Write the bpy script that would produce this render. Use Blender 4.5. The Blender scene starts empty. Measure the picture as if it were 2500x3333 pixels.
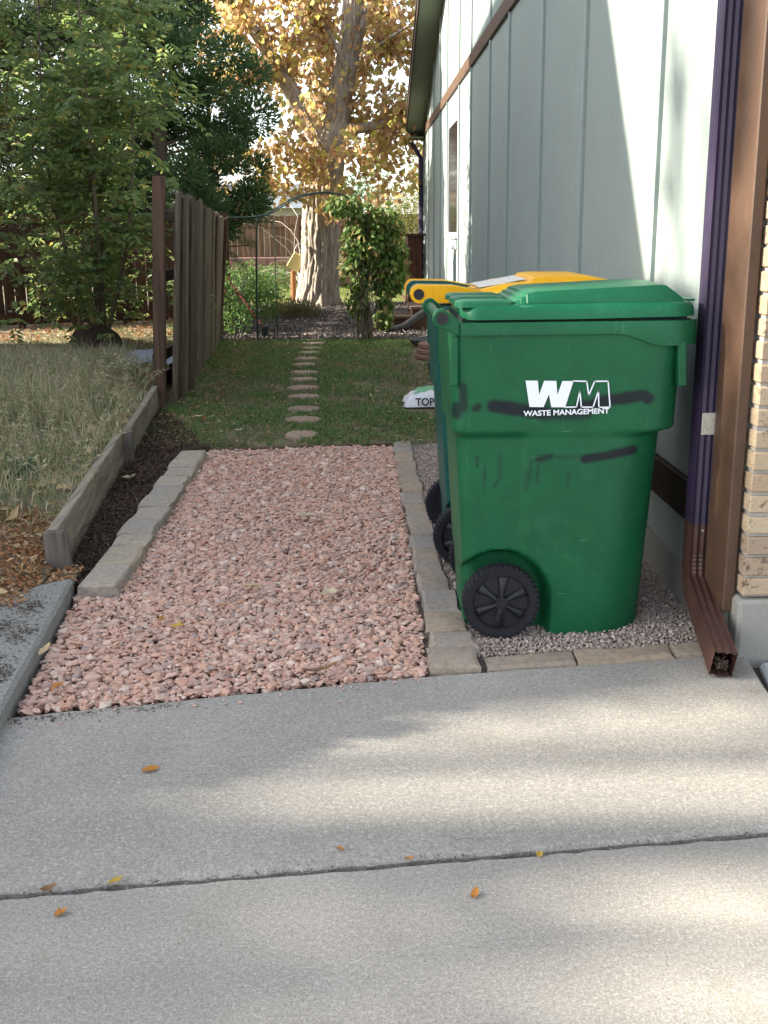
import bpy, bmesh, math, random
import numpy as np
from mathutils import Vector, Matrix
R = math.radians
random.seed(7); rng = np.random.default_rng(7)
sc = bpy.context.scene
col = sc.collection
# ------------------------------------------------------------------ camera, sky, sun, exposure
p, yw, ro = R(14.7), R(1.15), R(-0.6)
fw = Vector((math.sin(yw)*math.cos(p), math.cos(yw)*math.cos(p), -math.sin(p)))
rt = Vector((math.cos(yw), -math.sin(yw), 0)); up = rt.cross(fw)
rt2 = rt*math.cos(ro)+up*math.sin(ro); up2 = up*math.cos(ro)-rt*math.sin(ro)
cd = bpy.data.cameras.new('camera'); cam = bpy.data.objects.new('camera', cd); col.objects.link(cam)
m = Matrix((rt2, up2, -fw)).transposed().to_4x4(); m.translation = (0, 0, 1.37); cam.matrix_world = m
cd.sensor_fit = 'HORIZONTAL'; cd.sensor_width = 36; cd.lens = 36*3500/2500; cd.clip_start = .05; cd.clip_end = 2000
sc.camera = cam
SUN_EL, SUN_AZ = 28.0, 0.5          # sun to the left (-x)
sdir = Vector((-math.cos(R(SUN_EL))*math.cos(R(SUN_AZ)), math.cos(R(SUN_EL))*math.sin(R(SUN_AZ)), math.sin(R(SUN_EL))))
w = bpy.data.worlds.new('World'); sc.world = w; w.use_nodes = True
nt = w.node_tree; nt.nodes.clear()
sky = nt.nodes.new('ShaderNodeTexSky'); sky.sky_type = 'NISHITA'; sky.sun_disc = False
sky.sun_elevation = R(SUN_EL); sky.sun_rotation = math.atan2(sdir.x, sdir.y); sky.dust_density = 1.5
bg = nt.nodes.new('ShaderNodeBackground'); bg.inputs[1].default_value = 0.125
wo = nt.nodes.new('ShaderNodeOutputWorld')
hs = nt.nodes.new('ShaderNodeHueSaturation'); hs.inputs['Saturation'].default_value = .42
nt.links.new(sky.outputs[0], hs.inputs['Color']); nt.links.new(hs.outputs[0], bg.inputs[0]); nt.links.new(bg.outputs[0], wo.inputs[0])
sd = bpy.data.lights.new('sun', 'SUN'); sd.energy = 5.0; sd.angle = R(.53); sd.color = (1, .91, .76)
so = bpy.data.objects.new('sun', sd); col.objects.link(so); so.rotation_euler = (-sdir).to_track_quat('-Z', 'Y').to_euler()
so.location = (-12, 2, 12)
vs = sc.view_settings; vs.view_transform = 'Standard'; vs.look = 'None'; vs.exposure = 2.1; vs.gamma = 1; vs.use_curve_mapping = False
sc.cycles.max_bounces = 7; sc.cycles.transparent_max_bounces = 8

# ------------------------------------------------------------------ helpers: tags and meshes
def tag(o, label=None, cat=None, group=None, kind=None):
    for k, v in (('label', label), ('category', cat), ('group', group), ('kind', kind)):
        if v: o[k] = v
    return o
def empty(name, loc, label, cat, group=None):
    o = bpy.data.objects.new(name, None); o.location = loc; o.empty_display_size = .1; col.objects.link(o)
    return tag(o, label, cat, group)
def link(name, me, parent=None, loc=None, rot=None, scale=None):
    o = bpy.data.objects.new(name, me); col.objects.link(o)
    if parent is not None: o.parent = parent
    if loc is not None: o.location = loc
    if rot is not None: o.rotation_euler = rot
    if scale is not None: o.scale = scale
    return o
def npmesh(name, V, F, mat, smooth=False):
    """fast mesh: V n x 3, F m x k (all faces the same size)"""
    V = np.asarray(V, np.float32).reshape(-1, 3); F = np.asarray(F, np.int32); k = F.shape[1]
    me = bpy.data.meshes.new(name)
    me.vertices.add(len(V)); me.vertices.foreach_set('co', V.ravel())
    me.loops.add(F.size); me.loops.foreach_set('vertex_index', F.ravel())
    me.polygons.add(len(F)); me.polygons.foreach_set('loop_start', np.arange(0, F.size, k, dtype=np.int32))
    try: me.polygons.foreach_set('loop_total', np.full(len(F), k, np.int32))
    except Exception: pass
    me.polygons.foreach_set('use_smooth', np.full(len(F), bool(smooth)))
    me.update(calc_edges=True); me.materials.append(mat); return me
class MB:
    """collects shapes, then links them as ONE mesh object"""
    def __init__(s): s.v = []; s.f = []
    def add(s, vs, fs):
        b = len(s.v); s.v += [tuple(x) for x in vs]; s.f += [tuple(i+b for i in f) for f in fs]; return s
    def box(s, a, b, M=None):
        x0, y0, z0 = a; x1, y1, z1 = b
        vs = [(x0,y0,z0),(x1,y0,z0),(x1,y1,z0),(x0,y1,z0),(x0,y0,z1),(x1,y0,z1),(x1,y1,z1),(x0,y1,z1)]
        if M is not None: vs = [M @ Vector(v) for v in vs]
        return s.add(vs, [(0,3,2,1),(4,5,6,7),(0,1,5,4),(1,2,6,5),(2,3,7,6),(3,0,4,7)])
    def cbox(s, a, b, c=.004, M=None):
        """box with chamfered edges"""
        bm = bmesh.new(); bmesh.ops.create_cube(bm, size=1)
        for v in bm.verts: v.co = Vector([a[i]+(v.co[i]+.5)*(b[i]-a[i]) for i in range(3)])
        bmesh.ops.bevel(bm, geom=bm.edges[:], offset=c, segments=1, affect='EDGES', profile=.5)
        return s.bm(bm, M)
    def bm(s, bm, M=None):
        bm.verts.ensure_lookup_table(); bm.verts.index_update()
        vs = [(M @ v.co if M is not None else v.co.copy()) for v in bm.verts]
        s.add(vs, [[v.index for v in f.verts] for f in bm.faces]); bm.free(); return s
    def tube(s, pts, r, n=8, cap=True):
        pts = [Vector(q) for q in pts]; rr = r if isinstance(r, (list, tuple)) else [r]*len(pts)
        vs = []; fs = []; prev = None
        for i, q in enumerate(pts):
            t = (pts[min(i+1, len(pts)-1)]-pts[max(i-1, 0)]).normalized()
            if prev is None: a = t.orthogonal().normalized()
            else: a = (prev-t*prev.dot(t)).normalized()
            prev = a; b = t.cross(a)
            for k in range(n):
                an = 2*math.pi*k/n; vs.append(q+(a*math.cos(an)+b*math.sin(an))*rr[i])
        for i in range(len(pts)-1):
            for k in range(n):
                fs.append((i*n+k, i*n+(k+1) % n, (i+1)*n+(k+1) % n, (i+1)*n+k))
        if cap: fs.append(tuple(range(n))[::-1]); fs.append(tuple((len(pts)-1)*n+k for k in range(n)))
        return s.add(vs, fs)
    def loft(s, rings, cap0=True, cap1=True):
        n = len(rings[0]); vs = [q for r in rings for q in r]; fs = []
        for i in range(len(rings)-1):
            for k in range(n): fs.append((i*n+k, i*n+(k+1) % n, (i+1)*n+(k+1) % n, (i+1)*n+k))
        if cap0: fs.append(tuple(range(n))[::-1])
        if cap1: fs.append(tuple((len(rings)-1)*n+k for k in range(n)))
        return s.add(vs, fs)
    def prism(s, poly, d0, d1, axis='y'):
        """2D polygon extruded: axis y -> poly is (x,z); axis z -> (x,y); axis x -> (y,z)"""
        n = len(poly)
        f = {'y': lambda q, d: (q[0], d, q[1]), 'z': lambda q, d: (q[0], q[1], d), 'x': lambda q, d: (d, q[0], q[1])}[axis]
        return s.loft([[f(q, d0) for q in poly], [f(q, d1) for q in poly]])
    def build(s, name, mat, parent=None, smooth=None, bevel=0):
        me = bpy.data.meshes.new(name); me.from_pydata(s.v, [], s.f); me.materials.append(mat)
        bm = bmesh.new(); bm.from_mesh(me); bmesh.ops.recalc_face_normals(bm, faces=bm.faces[:])
        if bevel: bmesh.ops.bevel(bm, geom=[e for e in bm.edges if e.is_manifold and e.calc_face_angle(0) > .5], offset=bevel, segments=1, affect='EDGES')
        bm.to_mesh(me); bm.free()
        if smooth is not None:
            me.polygons.foreach_set('use_smooth', np.ones(len(me.polygons), bool)); me.update()
            me.set_sharp_from_angle(angle=R(smooth))
        return link(name, me, parent)
def rrect(x0, x1, y0, y1, rb, rf, nl=1, nc=8):
    """rounded rectangle in plan: rb = corner radius at x0, rf at x1; nl points along the long sides"""
    pts = []
    def arc(cx, cy, r, a0):
        for i in range(nc+1):
            a = a0+math.pi/2*i/nc; pts.append((cx+r*math.cos(a), cy+r*math.sin(a)))
    arc(x0+rb, y0+rb, rb, math.pi)
    for i in range(1, nl): t = i/nl; pts.append((x0+rb+(x1-rf-x0-rb)*t, y0))
    arc(x1-rf, y0+rf, rf, -math.pi/2); arc(x1-rf, y1-rf, rf, 0)
    for i in range(1, nl): t = i/nl; pts.append((x1-rf+(x0+rb-x1+rf)*t, y1))
    arc(x0+rb, y1-rb, rb, math.pi/2)
    return pts
def sm(a, b, x):
    t = min(1, max(0, (x-a)/(b-a))); return t*t*(3-2*t)

# ------------------------------------------------------------------ materials
class N:
    def __init__(s, name):
        s.m = bpy.data.materials.new(name); s.m.use_nodes = True; s.t = s.m.node_tree; s.t.nodes.clear()
        s.o = s.t.nodes.new('ShaderNodeOutputMaterial'); s.tc = s.t.nodes.new('ShaderNodeTexCoord')
    def n(s, typ, **kw):
        q = s.t.nodes.new(typ)
        for k, v in kw.items():
            if k in q.inputs: s.set(q.inputs[k], v)
            else: setattr(q, k, v)
        return q
    def set(s, sock, v):
        if hasattr(v, 'is_linked') or isinstance(v, bpy.types.NodeSocket): s.t.links.new(v, sock)
        else: sock.default_value = v
    def math(s, op, a, b=0., c=0., clamp=False):
        q = s.t.nodes.new('ShaderNodeMath'); q.operation = op; q.use_clamp = clamp
        s.set(q.inputs[0], a); s.set(q.inputs[1], b); s.set(q.inputs[2], c); return q.outputs[0]
    def mapv(s, scale=(1, 1, 1), rot=(0, 0, 0), loc=(0, 0, 0), src='Object'):
        q = s.n('ShaderNodeMapping'); s.t.links.new(s.tc.outputs[src], q.inputs[0])
        q.inputs['Scale'].default_value = scale; q.inputs['Rotation'].default_value = rot; q.inputs['Location'].default_value = loc
        return q.outputs[0]
    def noise(s, scale, detail=4, rough=.55, vec=None, dist=0.):
        q = s.n('ShaderNodeTexNoise', Scale=scale, Detail=detail, Roughness=rough, Distortion=dist)
        s.t.links.new(vec if vec is not None else s.tc.outputs['Object'], q.inputs['Vector']); return q.outputs[0]
    def vor(s, scale, feat='F1', vec=None, out='Distance'):
        q = s.n('ShaderNodeTexVoronoi', Scale=scale); q.feature = feat
        s.t.links.new(vec if vec is not None else s.tc.outputs['Object'], q.inputs['Vector']); return q.outputs[out]
    def mr(s, v, a, b, c=0., d=1.):
        q = s.n('ShaderNodeMapRange'); s.set(q.inputs[0], v)
        for i, x in enumerate((a, b, c, d)): q.inputs[i+1].default_value = x
        return q.outputs[0]
    def mix(s, f, a, b, mode='MIX'):
        q = s.n('ShaderNodeMix', data_type='RGBA', blend_type=mode); s.set(q.inputs[0], f)
        for i, x in ((6, a), (7, b)): s.set(q.inputs[i], (*x, 1) if isinstance(x, tuple) and len(x) == 3 else x)
        return q.outputs[2]
    def ramp(s, f, cols, interp='LINEAR', pos=None):
        q = s.n('ShaderNodeValToRGB'); e = q.color_ramp.elements; q.color_ramp.interpolation = interp
        while len(e) < len(cols): e.new(1)
        for i, c in enumerate(cols):
            e[i].position = pos[i] if pos else (i/len(cols) if interp == 'CONSTANT' else i/max(1, len(cols)-1)); e[i].color = (*c, 1)
        s.set(q.inputs[0], f); return q.outputs[0]
    def bump(s, h, strength=.4, dist=.01):
        q = s.n('ShaderNodeBump', Strength=strength, Distance=dist); s.set(q.inputs['Height'], h); return q.outputs[0]
    def rnd(s):
        g = s.n('ShaderNodeNewGeometry'); o = s.n('ShaderNodeObjectInfo')
        return s.math('FRACT', s.math('ADD', g.outputs['Random Per Island'], o.outputs['Random']))
    def bsdf(s, base, rough=.7, normal=None, spec=.3, metal=0., trans=0.):
        b = s.n('ShaderNodeBsdfPrincipled', Roughness=rough, Metallic=metal); b.inputs['Specular IOR Level'].default_value = spec
        s.set(b.inputs['Base Color'], (*base, 1) if isinstance(base, tuple) and len(base) == 3 else base)
        if normal is not None: s.t.links.new(normal, b.inputs['Normal'])
        out = b.outputs[0]
        if trans:
            t = s.n('ShaderNodeBsdfTranslucent'); s.set(t.inputs[0], (*base, 1) if isinstance(base, tuple) and len(base) == 3 else base)
            mx = s.n('ShaderNodeMixShader'); mx.inputs[0].default_value = trans
            s.t.links.new(out, mx.inputs[1]); s.t.links.new(t.outputs[0], mx.inputs[2]); out = mx.outputs[0]
        s.t.links.new(out, s.o.inputs[0]); return s.m
def simple(name, c, rough=.6, var=.25, scale=9, bump=.15, spec=.3, metal=0.):
    q = N(name); n1 = q.noise(scale, 5); n2 = q.noise(scale*7, 3)
    f = q.math('ADD', q.math('MULTIPLY', n1, .65), q.math('MULTIPLY', n2, .35))
    c2 = q.mix(q.mr(f, .3, .7), tuple(x*(1-var) for x in c), tuple(min(1, x*(1+var)) for x in c))
    return q.bsdf(c2, rough, q.bump(n2, bump, .004), spec, metal)
def leafmat(name, cols, trans=.45, rough=.5, spec=.3):
    q = N(name); g = q.n('ShaderNodeNewGeometry'); c = q.ramp(g.outputs['Random Per Island'], cols)
    n = q.noise(1.3, 2); c = q.mix(q.mr(n, .3, .7, 0, .45), c, q.mix(1., c, (.62, .62, .6), 'MULTIPLY'))
    return q.bsdf(c, rough, None, spec, 0, trans)
def woodmat(name, c1, c2, axis=2, grain=55, rough=.85, bump=.35, dark=(.02, .015, .012), rv=.45):
    """weathered wood: stretched grain along one axis, differs from board to board"""
    q = N(name); s = [grain]*3; s[axis] = grain/22
    oi = q.n('ShaderNodeObjectInfo'); add = q.n('ShaderNodeVectorMath', operation='ADD'); q.t.links.new(q.tc.outputs['Object'], add.inputs[0])
    cm = q.n('ShaderNodeCombineXYZ'); r9 = q.math('MULTIPLY', oi.outputs['Random'], 9.)
    for i in range(3): q.t.links.new(r9, cm.inputs[i])
    q.t.links.new(cm.outputs[0], add.inputs[1])
    mp = q.n('ShaderNodeMapping'); mp.inputs['Scale'].default_value = s; q.t.links.new(add.outputs[0], mp.inputs[0])
    n1 = q.noise(1., 6, .65, mp.outputs[0], .6); n2 = q.noise(2.2, 3, .5, add.outputs[0])
    c = q.mix(q.mr(q.math('ADD', q.math('MULTIPLY', n2, .7), q.math('MULTIPLY', oi.outputs['Random'], rv)), .3, .4+rv), c1, c2)
    c = q.mix(q.mr(n1, .42, .66, .0, .75), c, dark)
    return q.bsdf(c, rough, q.bump(n1, bump, .006), .2)

# concrete with exposed aggregate
def concrete(name, base, speck=1., stain=True):
    q = N(name); v = q.mapv(); n0 = q.noise(.9, 4, .6, v); n1 = q.noise(5, 5, .6, v); fine = q.math('ADD', q.math('MULTIPLY', q.noise(190, 2, .75, v), .6), q.math('MULTIPLY', q.noise(85, 3, .75, v), .4))
    c = q.mix(q.mr(n0, .35, .65), tuple(x*.86 for x in base), tuple(x*1.08 for x in base))
    c = q.mix(q.mr(n1, .35, .75, 0, .35), c, tuple(x*.72 for x in base))
    c = q.mix(q.mr(fine, .38, .54, .5*speck, 0), c, tuple(x*.40 for x in base))
    c = q.mix(q.mr(fine, .54, .66, 0, .5*speck), c, tuple(min(.85, x*1.75) for x in base))
    vd = q.vor(95, vec=v); vc = q.vor(95, vec=v, out='Color'); sp = q.n('ShaderNodeSeparateColor'); q.t.links.new(vc, sp.inputs[0])
    dot = q.math('MULTIPLY', q.mr(vd, .16, .28, 1, 0), q.math('GREATER_THAN', sp.outputs[0], .93))
    c = q.mix(q.math('MULTIPLY', dot, .45*speck), c, (.06, .06, .062))
    dot2 = q.math('MULTIPLY', q.mr(vd, .1, .22, 1, 0), q.math('GREATER_THAN', sp.outputs[1], .96))
    c = q.mix(q.math('MULTIPLY', dot2, .35*speck), c, (.62, .59, .53))
    if stain:
        st = q.noise(2.1, 6, .7, v); c = q.mix(q.mr(st, .57, .72, 0, .45), c, (.16, .135, .10))
        st2 = q.noise(11, 6, .8, v, .6); c = q.mix(q.mr(st2, .64, .72, 0, .5), c, (.13, .115, .095))
        dv = q.n('ShaderNodeVectorMath', operation='ADD'); q.t.links.new(v, dv.inputs[0]); nz = q.n('ShaderNodeTexNoise', Scale=3., Detail=6, Roughness=.7); q.t.links.new(v, nz.inputs['Vector'])
        mv = q.n('ShaderNodeVectorMath', operation='MULTIPLY'); q.t.links.new(nz.outputs['Color'], mv.inputs[0]); mv.inputs[1].default_value = (.45, .45, .45); q.t.links.new(mv.outputs[0], dv.inputs[1])
        cr = q.vor(.75, 'DISTANCE_TO_EDGE', dv.outputs[0]); ck = q.math('MULTIPLY', q.mr(cr, .0, .0035, .85, 0), q.mr(q.noise(1.3, 2, .5, v), .60, .66))
        c = q.mix(ck, c, (.05, .045, .04))
    return q.bsdf(c, .9, q.bump(q.math('ADD', fine, q.math('MULTIPLY', n1, .6)), .45, .004), .2)
M = {}
M['concrete'] = concrete('driveway_concrete', (.30, .284, .256), 1.1)
M['curb'] = concrete('walk_concrete', (.235, .235, .22), 1.4)
M['apron'] = concrete('apron_concrete', (.40, .42, .43), .4)
M['foundation'] = concrete('foundation_concrete', (.27, .26, .235), .35)
M['crack'] = simple('joint_dirt', (.05, .042, .035), .95, .5, 30)
M['dirt'] = simple('dirt', (.075, .06, .045), .95, .5, 6, .6)
# siding: rough sawn painted plywood
q = N('siding'); v = q.mapv((1, 1, .03)); s1 = q.noise(110, 4, .7, v); v2 = q.mapv((1, .05, 1), (R(12), 0, 0)); s2 = q.noise(90, 3, .7, v2); n0 = q.noise(1.1, 5, .65)
c = q.mix(q.mr(n0, .3, .7), (.242, .286, .270), (.278, .324, .304)); c = q.mix(q.mr(s1, .34, .52, .25, 0), c, (.17, .21, .20)); c = q.mix(q.mr(s2, .36, .5, .14, 0), c, (.18, .22, .21)); c = q.mix(q.mr(q.noise(3., 6, .7, q.mapv((1, 1, .25))), .55, .75, 0, .25), c, (.20, .21, .19))
M['siding'] = q.bsdf(c, .8, q.bump(q.math('ADD', s1, q.math('MULTIPLY', s2, .6)), .35, .005), .2)
M['batten'] = simple('batten_paint', (.255, .30, .29), .7, .1, 20, .2)
M['brown_paint'] = simple('brown_paint', (.075, .042, .026), .55, .2, 12, .25, .35)
M['dark_trim'] = simple('dark_brown_trim', (.030, .018, .013), .55, .2, 12, .25)
M['soffit'] = simple('soffit_paint', (.19, .215, .15), .75, .08, 6, .1)
M['window_white'] = simple('window_white', (.75, .75, .73), .45, .05)
M['glass'] = N('window_glass').bsdf((.010, .011, .016), .12, None, .12)
M['roof'] = simple('roof_shingle', (.07, .06, .055), .95, .3, 14, .8)
q = N('downspout_paint'); n1 = q.noise(3, 4); sc2 = q.noise(60, 4, .7)
c = q.mix(q.mr(n1, .3, .7), (.026, .019, .044), (.044, .032, .068)); c = q.mix(q.mr(sc2, .70, .74, 0, .7), c, (.35, .33, .36))
M['downspout'] = q.bsdf(c, .5, None, .35)
M['elbow'] = simple('elbow_paint', (.062, .030, .024), .45, .25, 14, .08, .35)
M['metal'] = N('bare_metal').bsdf((.55, .53, .48), .35, None, .5, .7)
M['tape'] = simple('foil_tape', (.55, .52, .45), .4, .3, 40, .4, .5, .4)
# brick
q = N('brick'); oi = q.n('ShaderNodeObjectInfo'); n1 = q.noise(30, 5, .65); n2 = q.noise(120, 3)
c = q.ramp(oi.outputs['Random'], [(.34, .245, .165), (.40, .31, .20), (.30, .225, .165), (.43, .34, .23), (.36, .275, .19)])
c = q.mix(q.mr(n1, .56, .68, 0, .85), c, (.07, .045, .04)); c = q.mix(q.mr(n2, .62, .72, 0, .7), c, (.06, .05, .045))
M['brick'] = q.bsdf(c, .9, q.bump(q.math('ADD', n1, n2), .5, .005), .15)
M['mortar'] = simple('mortar', (.36, .34, .31), .95, .2, 40, .7)
# stones
def stonemat(name, cols):
    q = N(name); r = q.rnd(); c = q.mix(1., q.ramp(r, cols), (1., 1., 1.), 'MULTIPLY'); n1 = q.noise(90, 4, .7); n2 = q.noise(420, 2, .7)
    c = q.mix(q.mr(n1, .35, .7, 0, .45), c, q.mix(1., c, (.55, .5, .5), 'MULTIPLY'))
    c = q.mix(q.mr(n2, .6, .75, 0, .3), c, (.62, .47, .39))
    return q.bsdf(c, .8, q.bump(q.math('ADD', n1, n2), .4, .003), .25)
M['gravel'] = stonemat('pink_gravel', [(.55, .33, .245), (.51, .315, .245), (.59, .375, .285), (.46, .305, .255), (.56, .345, .255), (.42, .30, .26), (.61, .43, .34), (.52, .28, .20), (.33, .26, .235), (.57, .39, .31), (.64, .52, .44), (.48, .26, .19)])
M['pea'] = stonemat('pea_gravel', [(.40, .33, .28), (.31, .26, .23), (.50, .43, .37), (.37, .30, .26), (.24, .20, .19), (.55, .47, .40), (.40, .31, .25)])
def pavermat(name, cols):
    q = N(name); oi = q.n('ShaderNodeObjectInfo'); n0 = q.noise(6, 4, .6); n1 = q.noise(45, 5, .7); n2 = q.noise(180, 3, .7)
    c = q.ramp(q.math('FRACT', q.math('ADD', oi.outputs['Random'], q.math('MULTIPLY', n0, .5))), cols)
    c = q.mix(q.mr(n1, .45, .7, 0, .5), c, (.12, .10, .09)); c = q.mix(q.mr(n2, .58, .72, 0, .55), c, (.46, .42, .36))
    return q.bsdf(c, .92, q.bump(q.math('ADD', n1, q.math('MULTIPLY', n2, .6)), .9, .010), .15)
M['paver'] = pavermat('tumbled_paver', [(.46, .39, .31), (.41, .36, .31), (.47, .39, .29), (.39, .35, .31), (.44, .38, .315), (.50, .43, .34)])
M['paver_warm'] = pavermat('tumbled_paver_warm', [(.38, .32, .26), (.33, .295, .27), (.41, .32, .23), (.34, .29, .25), (.39, .32, .245), (.34, .28, .225)])
M['flag'] = pavermat('red_flagstone', [(.40, .29, .22), (.44, .32, .25), (.36, .26, .20)])
# wood
M['picket'] = woodmat('grey_picket', (.055, .037, .028), (.215, .17, .13), 2, 45, rv=.7)
M['picket_dark'] = woodmat('dark_picket', (.05, .028, .02), (.085, .045, .03), 2, 60)
M['post'] = woodmat('fence_post_wood', (.10, .066, .047), (.145, .088, .058), 2, 34, dark=(.03, .02, .018))
M['timber'] = woodmat('grey_timber', (.20, .175, .135), (.33, .29, .225), 1, 22, bump=.6, dark=(.09, .075, .06))
M['stake'] = woodmat('stake_wood', (.12, .105, .095), (.22, .19, .155), 2, 30, bump=.9, dark=(.035, .03, .028))
M['back_fence'] = woodmat('dark_fence_board', (.040, .022, .015), (.085, .040, .024), 2, 40)
M['far_fence'] = woodmat('far_fence_board', (.16, .09, .055), (.26, .16, .10), 2, 30)
M['deck'] = woodmat('deck_wood', (.10, .04, .025), (.14, .06, .035), 2, 30)
M['step'] = woodmat('step_wood', (.09, .06, .042), (.16, .115, .085), 0, 30)
M['orange_wood'] = woodmat('orange_wood', (.28, .12, .05), (.34, .16, .07), 2, 30)
# plants
M['ash'] = leafmat('ash_leaf', [(.11, .19, .065), (.15, .245, .08), (.20, .29, .09), (.13, .215, .085), (.26, .34, .10), (.17, .25, .11), (.25, .31, .09), (.18, .26, .09), (.29, .34, .11), (.42, .34, .09)], .52, .42, .5)
M['juniper'] = leafmat('juniper_leaf', [(.05, .10, .04), (.08, .15, .055), (.12, .20, .075), (.065, .12, .055), (.16, .24, .08)], .42)
M['sunny'] = leafmat('sunny_leaf', [(.11, .16, .03), (.17, .20, .04), (.24, .23, .06), (.09, .13, .03), (.28, .21, .05)], .5)
M['cotton'] = leafmat('cottonwood_leaf', [(.50, .29, .14), (.60, .40, .20), (.40, .22, .11), (.66, .50, .18), (.56, .50, .13), (.40, .42, .12), (.52, .34, .21), (.70, .55, .24), (.45, .27, .16), (.36, .20, .10)], .52)
M['vine'] = leafmat('vine_leaf', [(.08, .15, .035), (.11, .19, .04), (.06, .11, .03), (.16, .22, .05), (.09, .15, .04), (.36, .23, .11)], .42)
M['rose'] = leafmat('rose_leaf', [(.06, .15, .04), (.10, .21, .05), (.15, .24, .06), (.08, .14, .045)], .42)
M['lowjun'] = leafmat('low_juniper_leaf', [(.15, .13, .06), (.21, .16, .07), (.10, .12, .05), (.26, .20, .09)], .3)
M['pine'] = leafmat('pine_needle', [(.10, .15, .05), (.16, .20, .07), (.06, .10, .05)], .4)
M['grass'] = leafmat('lawn_blade', [(.075, .145, .04), (.11, .19, .05), (.15, .21, .065), (.085, .13, .055), (.24, .21, .10), (.32, .26, .14)], .35)
q = N('lawn_blade_patchy'); rn = q.n('ShaderNodeNewGeometry').outputs['Random Per Island']
ca = q.ramp(rn, [(.07, .155, .045), (.11, .21, .055), (.15, .25, .065), (.095, .165, .06), (.21, .23, .08)]); cb = q.ramp(rn, [(.26, .21, .12), (.34, .27, .16), (.20, .17, .09), (.13, .16, .06)])
M['grass'] = q.bsdf(q.mix(q.mr(q.math('ADD', q.math('MULTIPLY', q.noise(1.4, 3), .5), q.math('MULTIPLY', q.noise(6.5, 3), .5)), .50, .62), ca, cb), .6, None, .3, 0, .35)
M['grass_sun'] = leafmat('back_lawn_blade', [(.10, .16, .03), (.16, .20, .04), (.22, .22, .06)], .4)
M['dry'] = leafmat('dry_grass', [(.58, .50, .32), (.68, .60, .41), (.46, .41, .26), (.24, .30, .12), (.74, .66, .48), (.40, .37, .22), (.18, .25, .09), (.62, .53, .35)], .4)
M['weed'] = leafmat('weed_leaf', [(.05, .10, .05), (.04, .085, .045)], .3)
M['litter'] = leafmat('leaf_litter', [(.34, .14, .055), (.28, .11, .05), (.40, .19, .08), (.46, .34, .20), (.24, .12, .06), (.37, .17, .07), (.50, .40, .26)], .25)
M['leaf_orange'] = leafmat('orange_leaf', [(.42, .17, .03), (.46, .20, .035)], .25)
M['leaf_tan'] = leafmat('tan_leaf', [(.46, .34, .18), (.50, .39, .22)], .25)
M['leaf_yellow'] = leafmat('yellow_leaf', [(.55, .36, .05), (.50, .32, .05)], .25)
M['leaf_pale'] = leafmat('pale_leaf', [(.62, .55, .38), (.60, .52, .34)], .25)
M['leaf_brown'] = leafmat('brown_leaf', [(.16, .09, .045), (.2, .11, .05)], .2)
M['twig'] = simple('twig', (.14, .11, .08), .9, .3, 30)
M['white_twig'] = simple('pale_twig', (.50, .46, .40), .9, .2, 30)
M['chip'] = leafmat('bark_chip', [(.04, .026, .02), (.08, .05, .038), (.115, .074, .055), (.055, .036, .028), (.15, .105, .08)], .02, .8)
M['chip_grey'] = leafmat('grey_bark_chip', [(.09, .078, .075), (.15, .13, .125), (.24, .21, .20), (.07, .058, .056), (.20, .165, .15)], .02, .9)
q = N('cottonwood_bark'); v = q.mapv((1, 1, .2)); n1 = q.noise(14, 6, .7, v, .5); n2 = q.noise(60, 4, .7, v)
c = q.mix(q.mr(n1, .35, .65), (.20, .165, .135), (.46, .41, .35)); c = q.mix(q.mr(n2, .55, .7, 0, .4), c, (.10, .08, .07))
M['bark'] = q.bsdf(c, .95, q.bump(q.math('ADD', n1, n2), .6, .02), .1)
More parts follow.
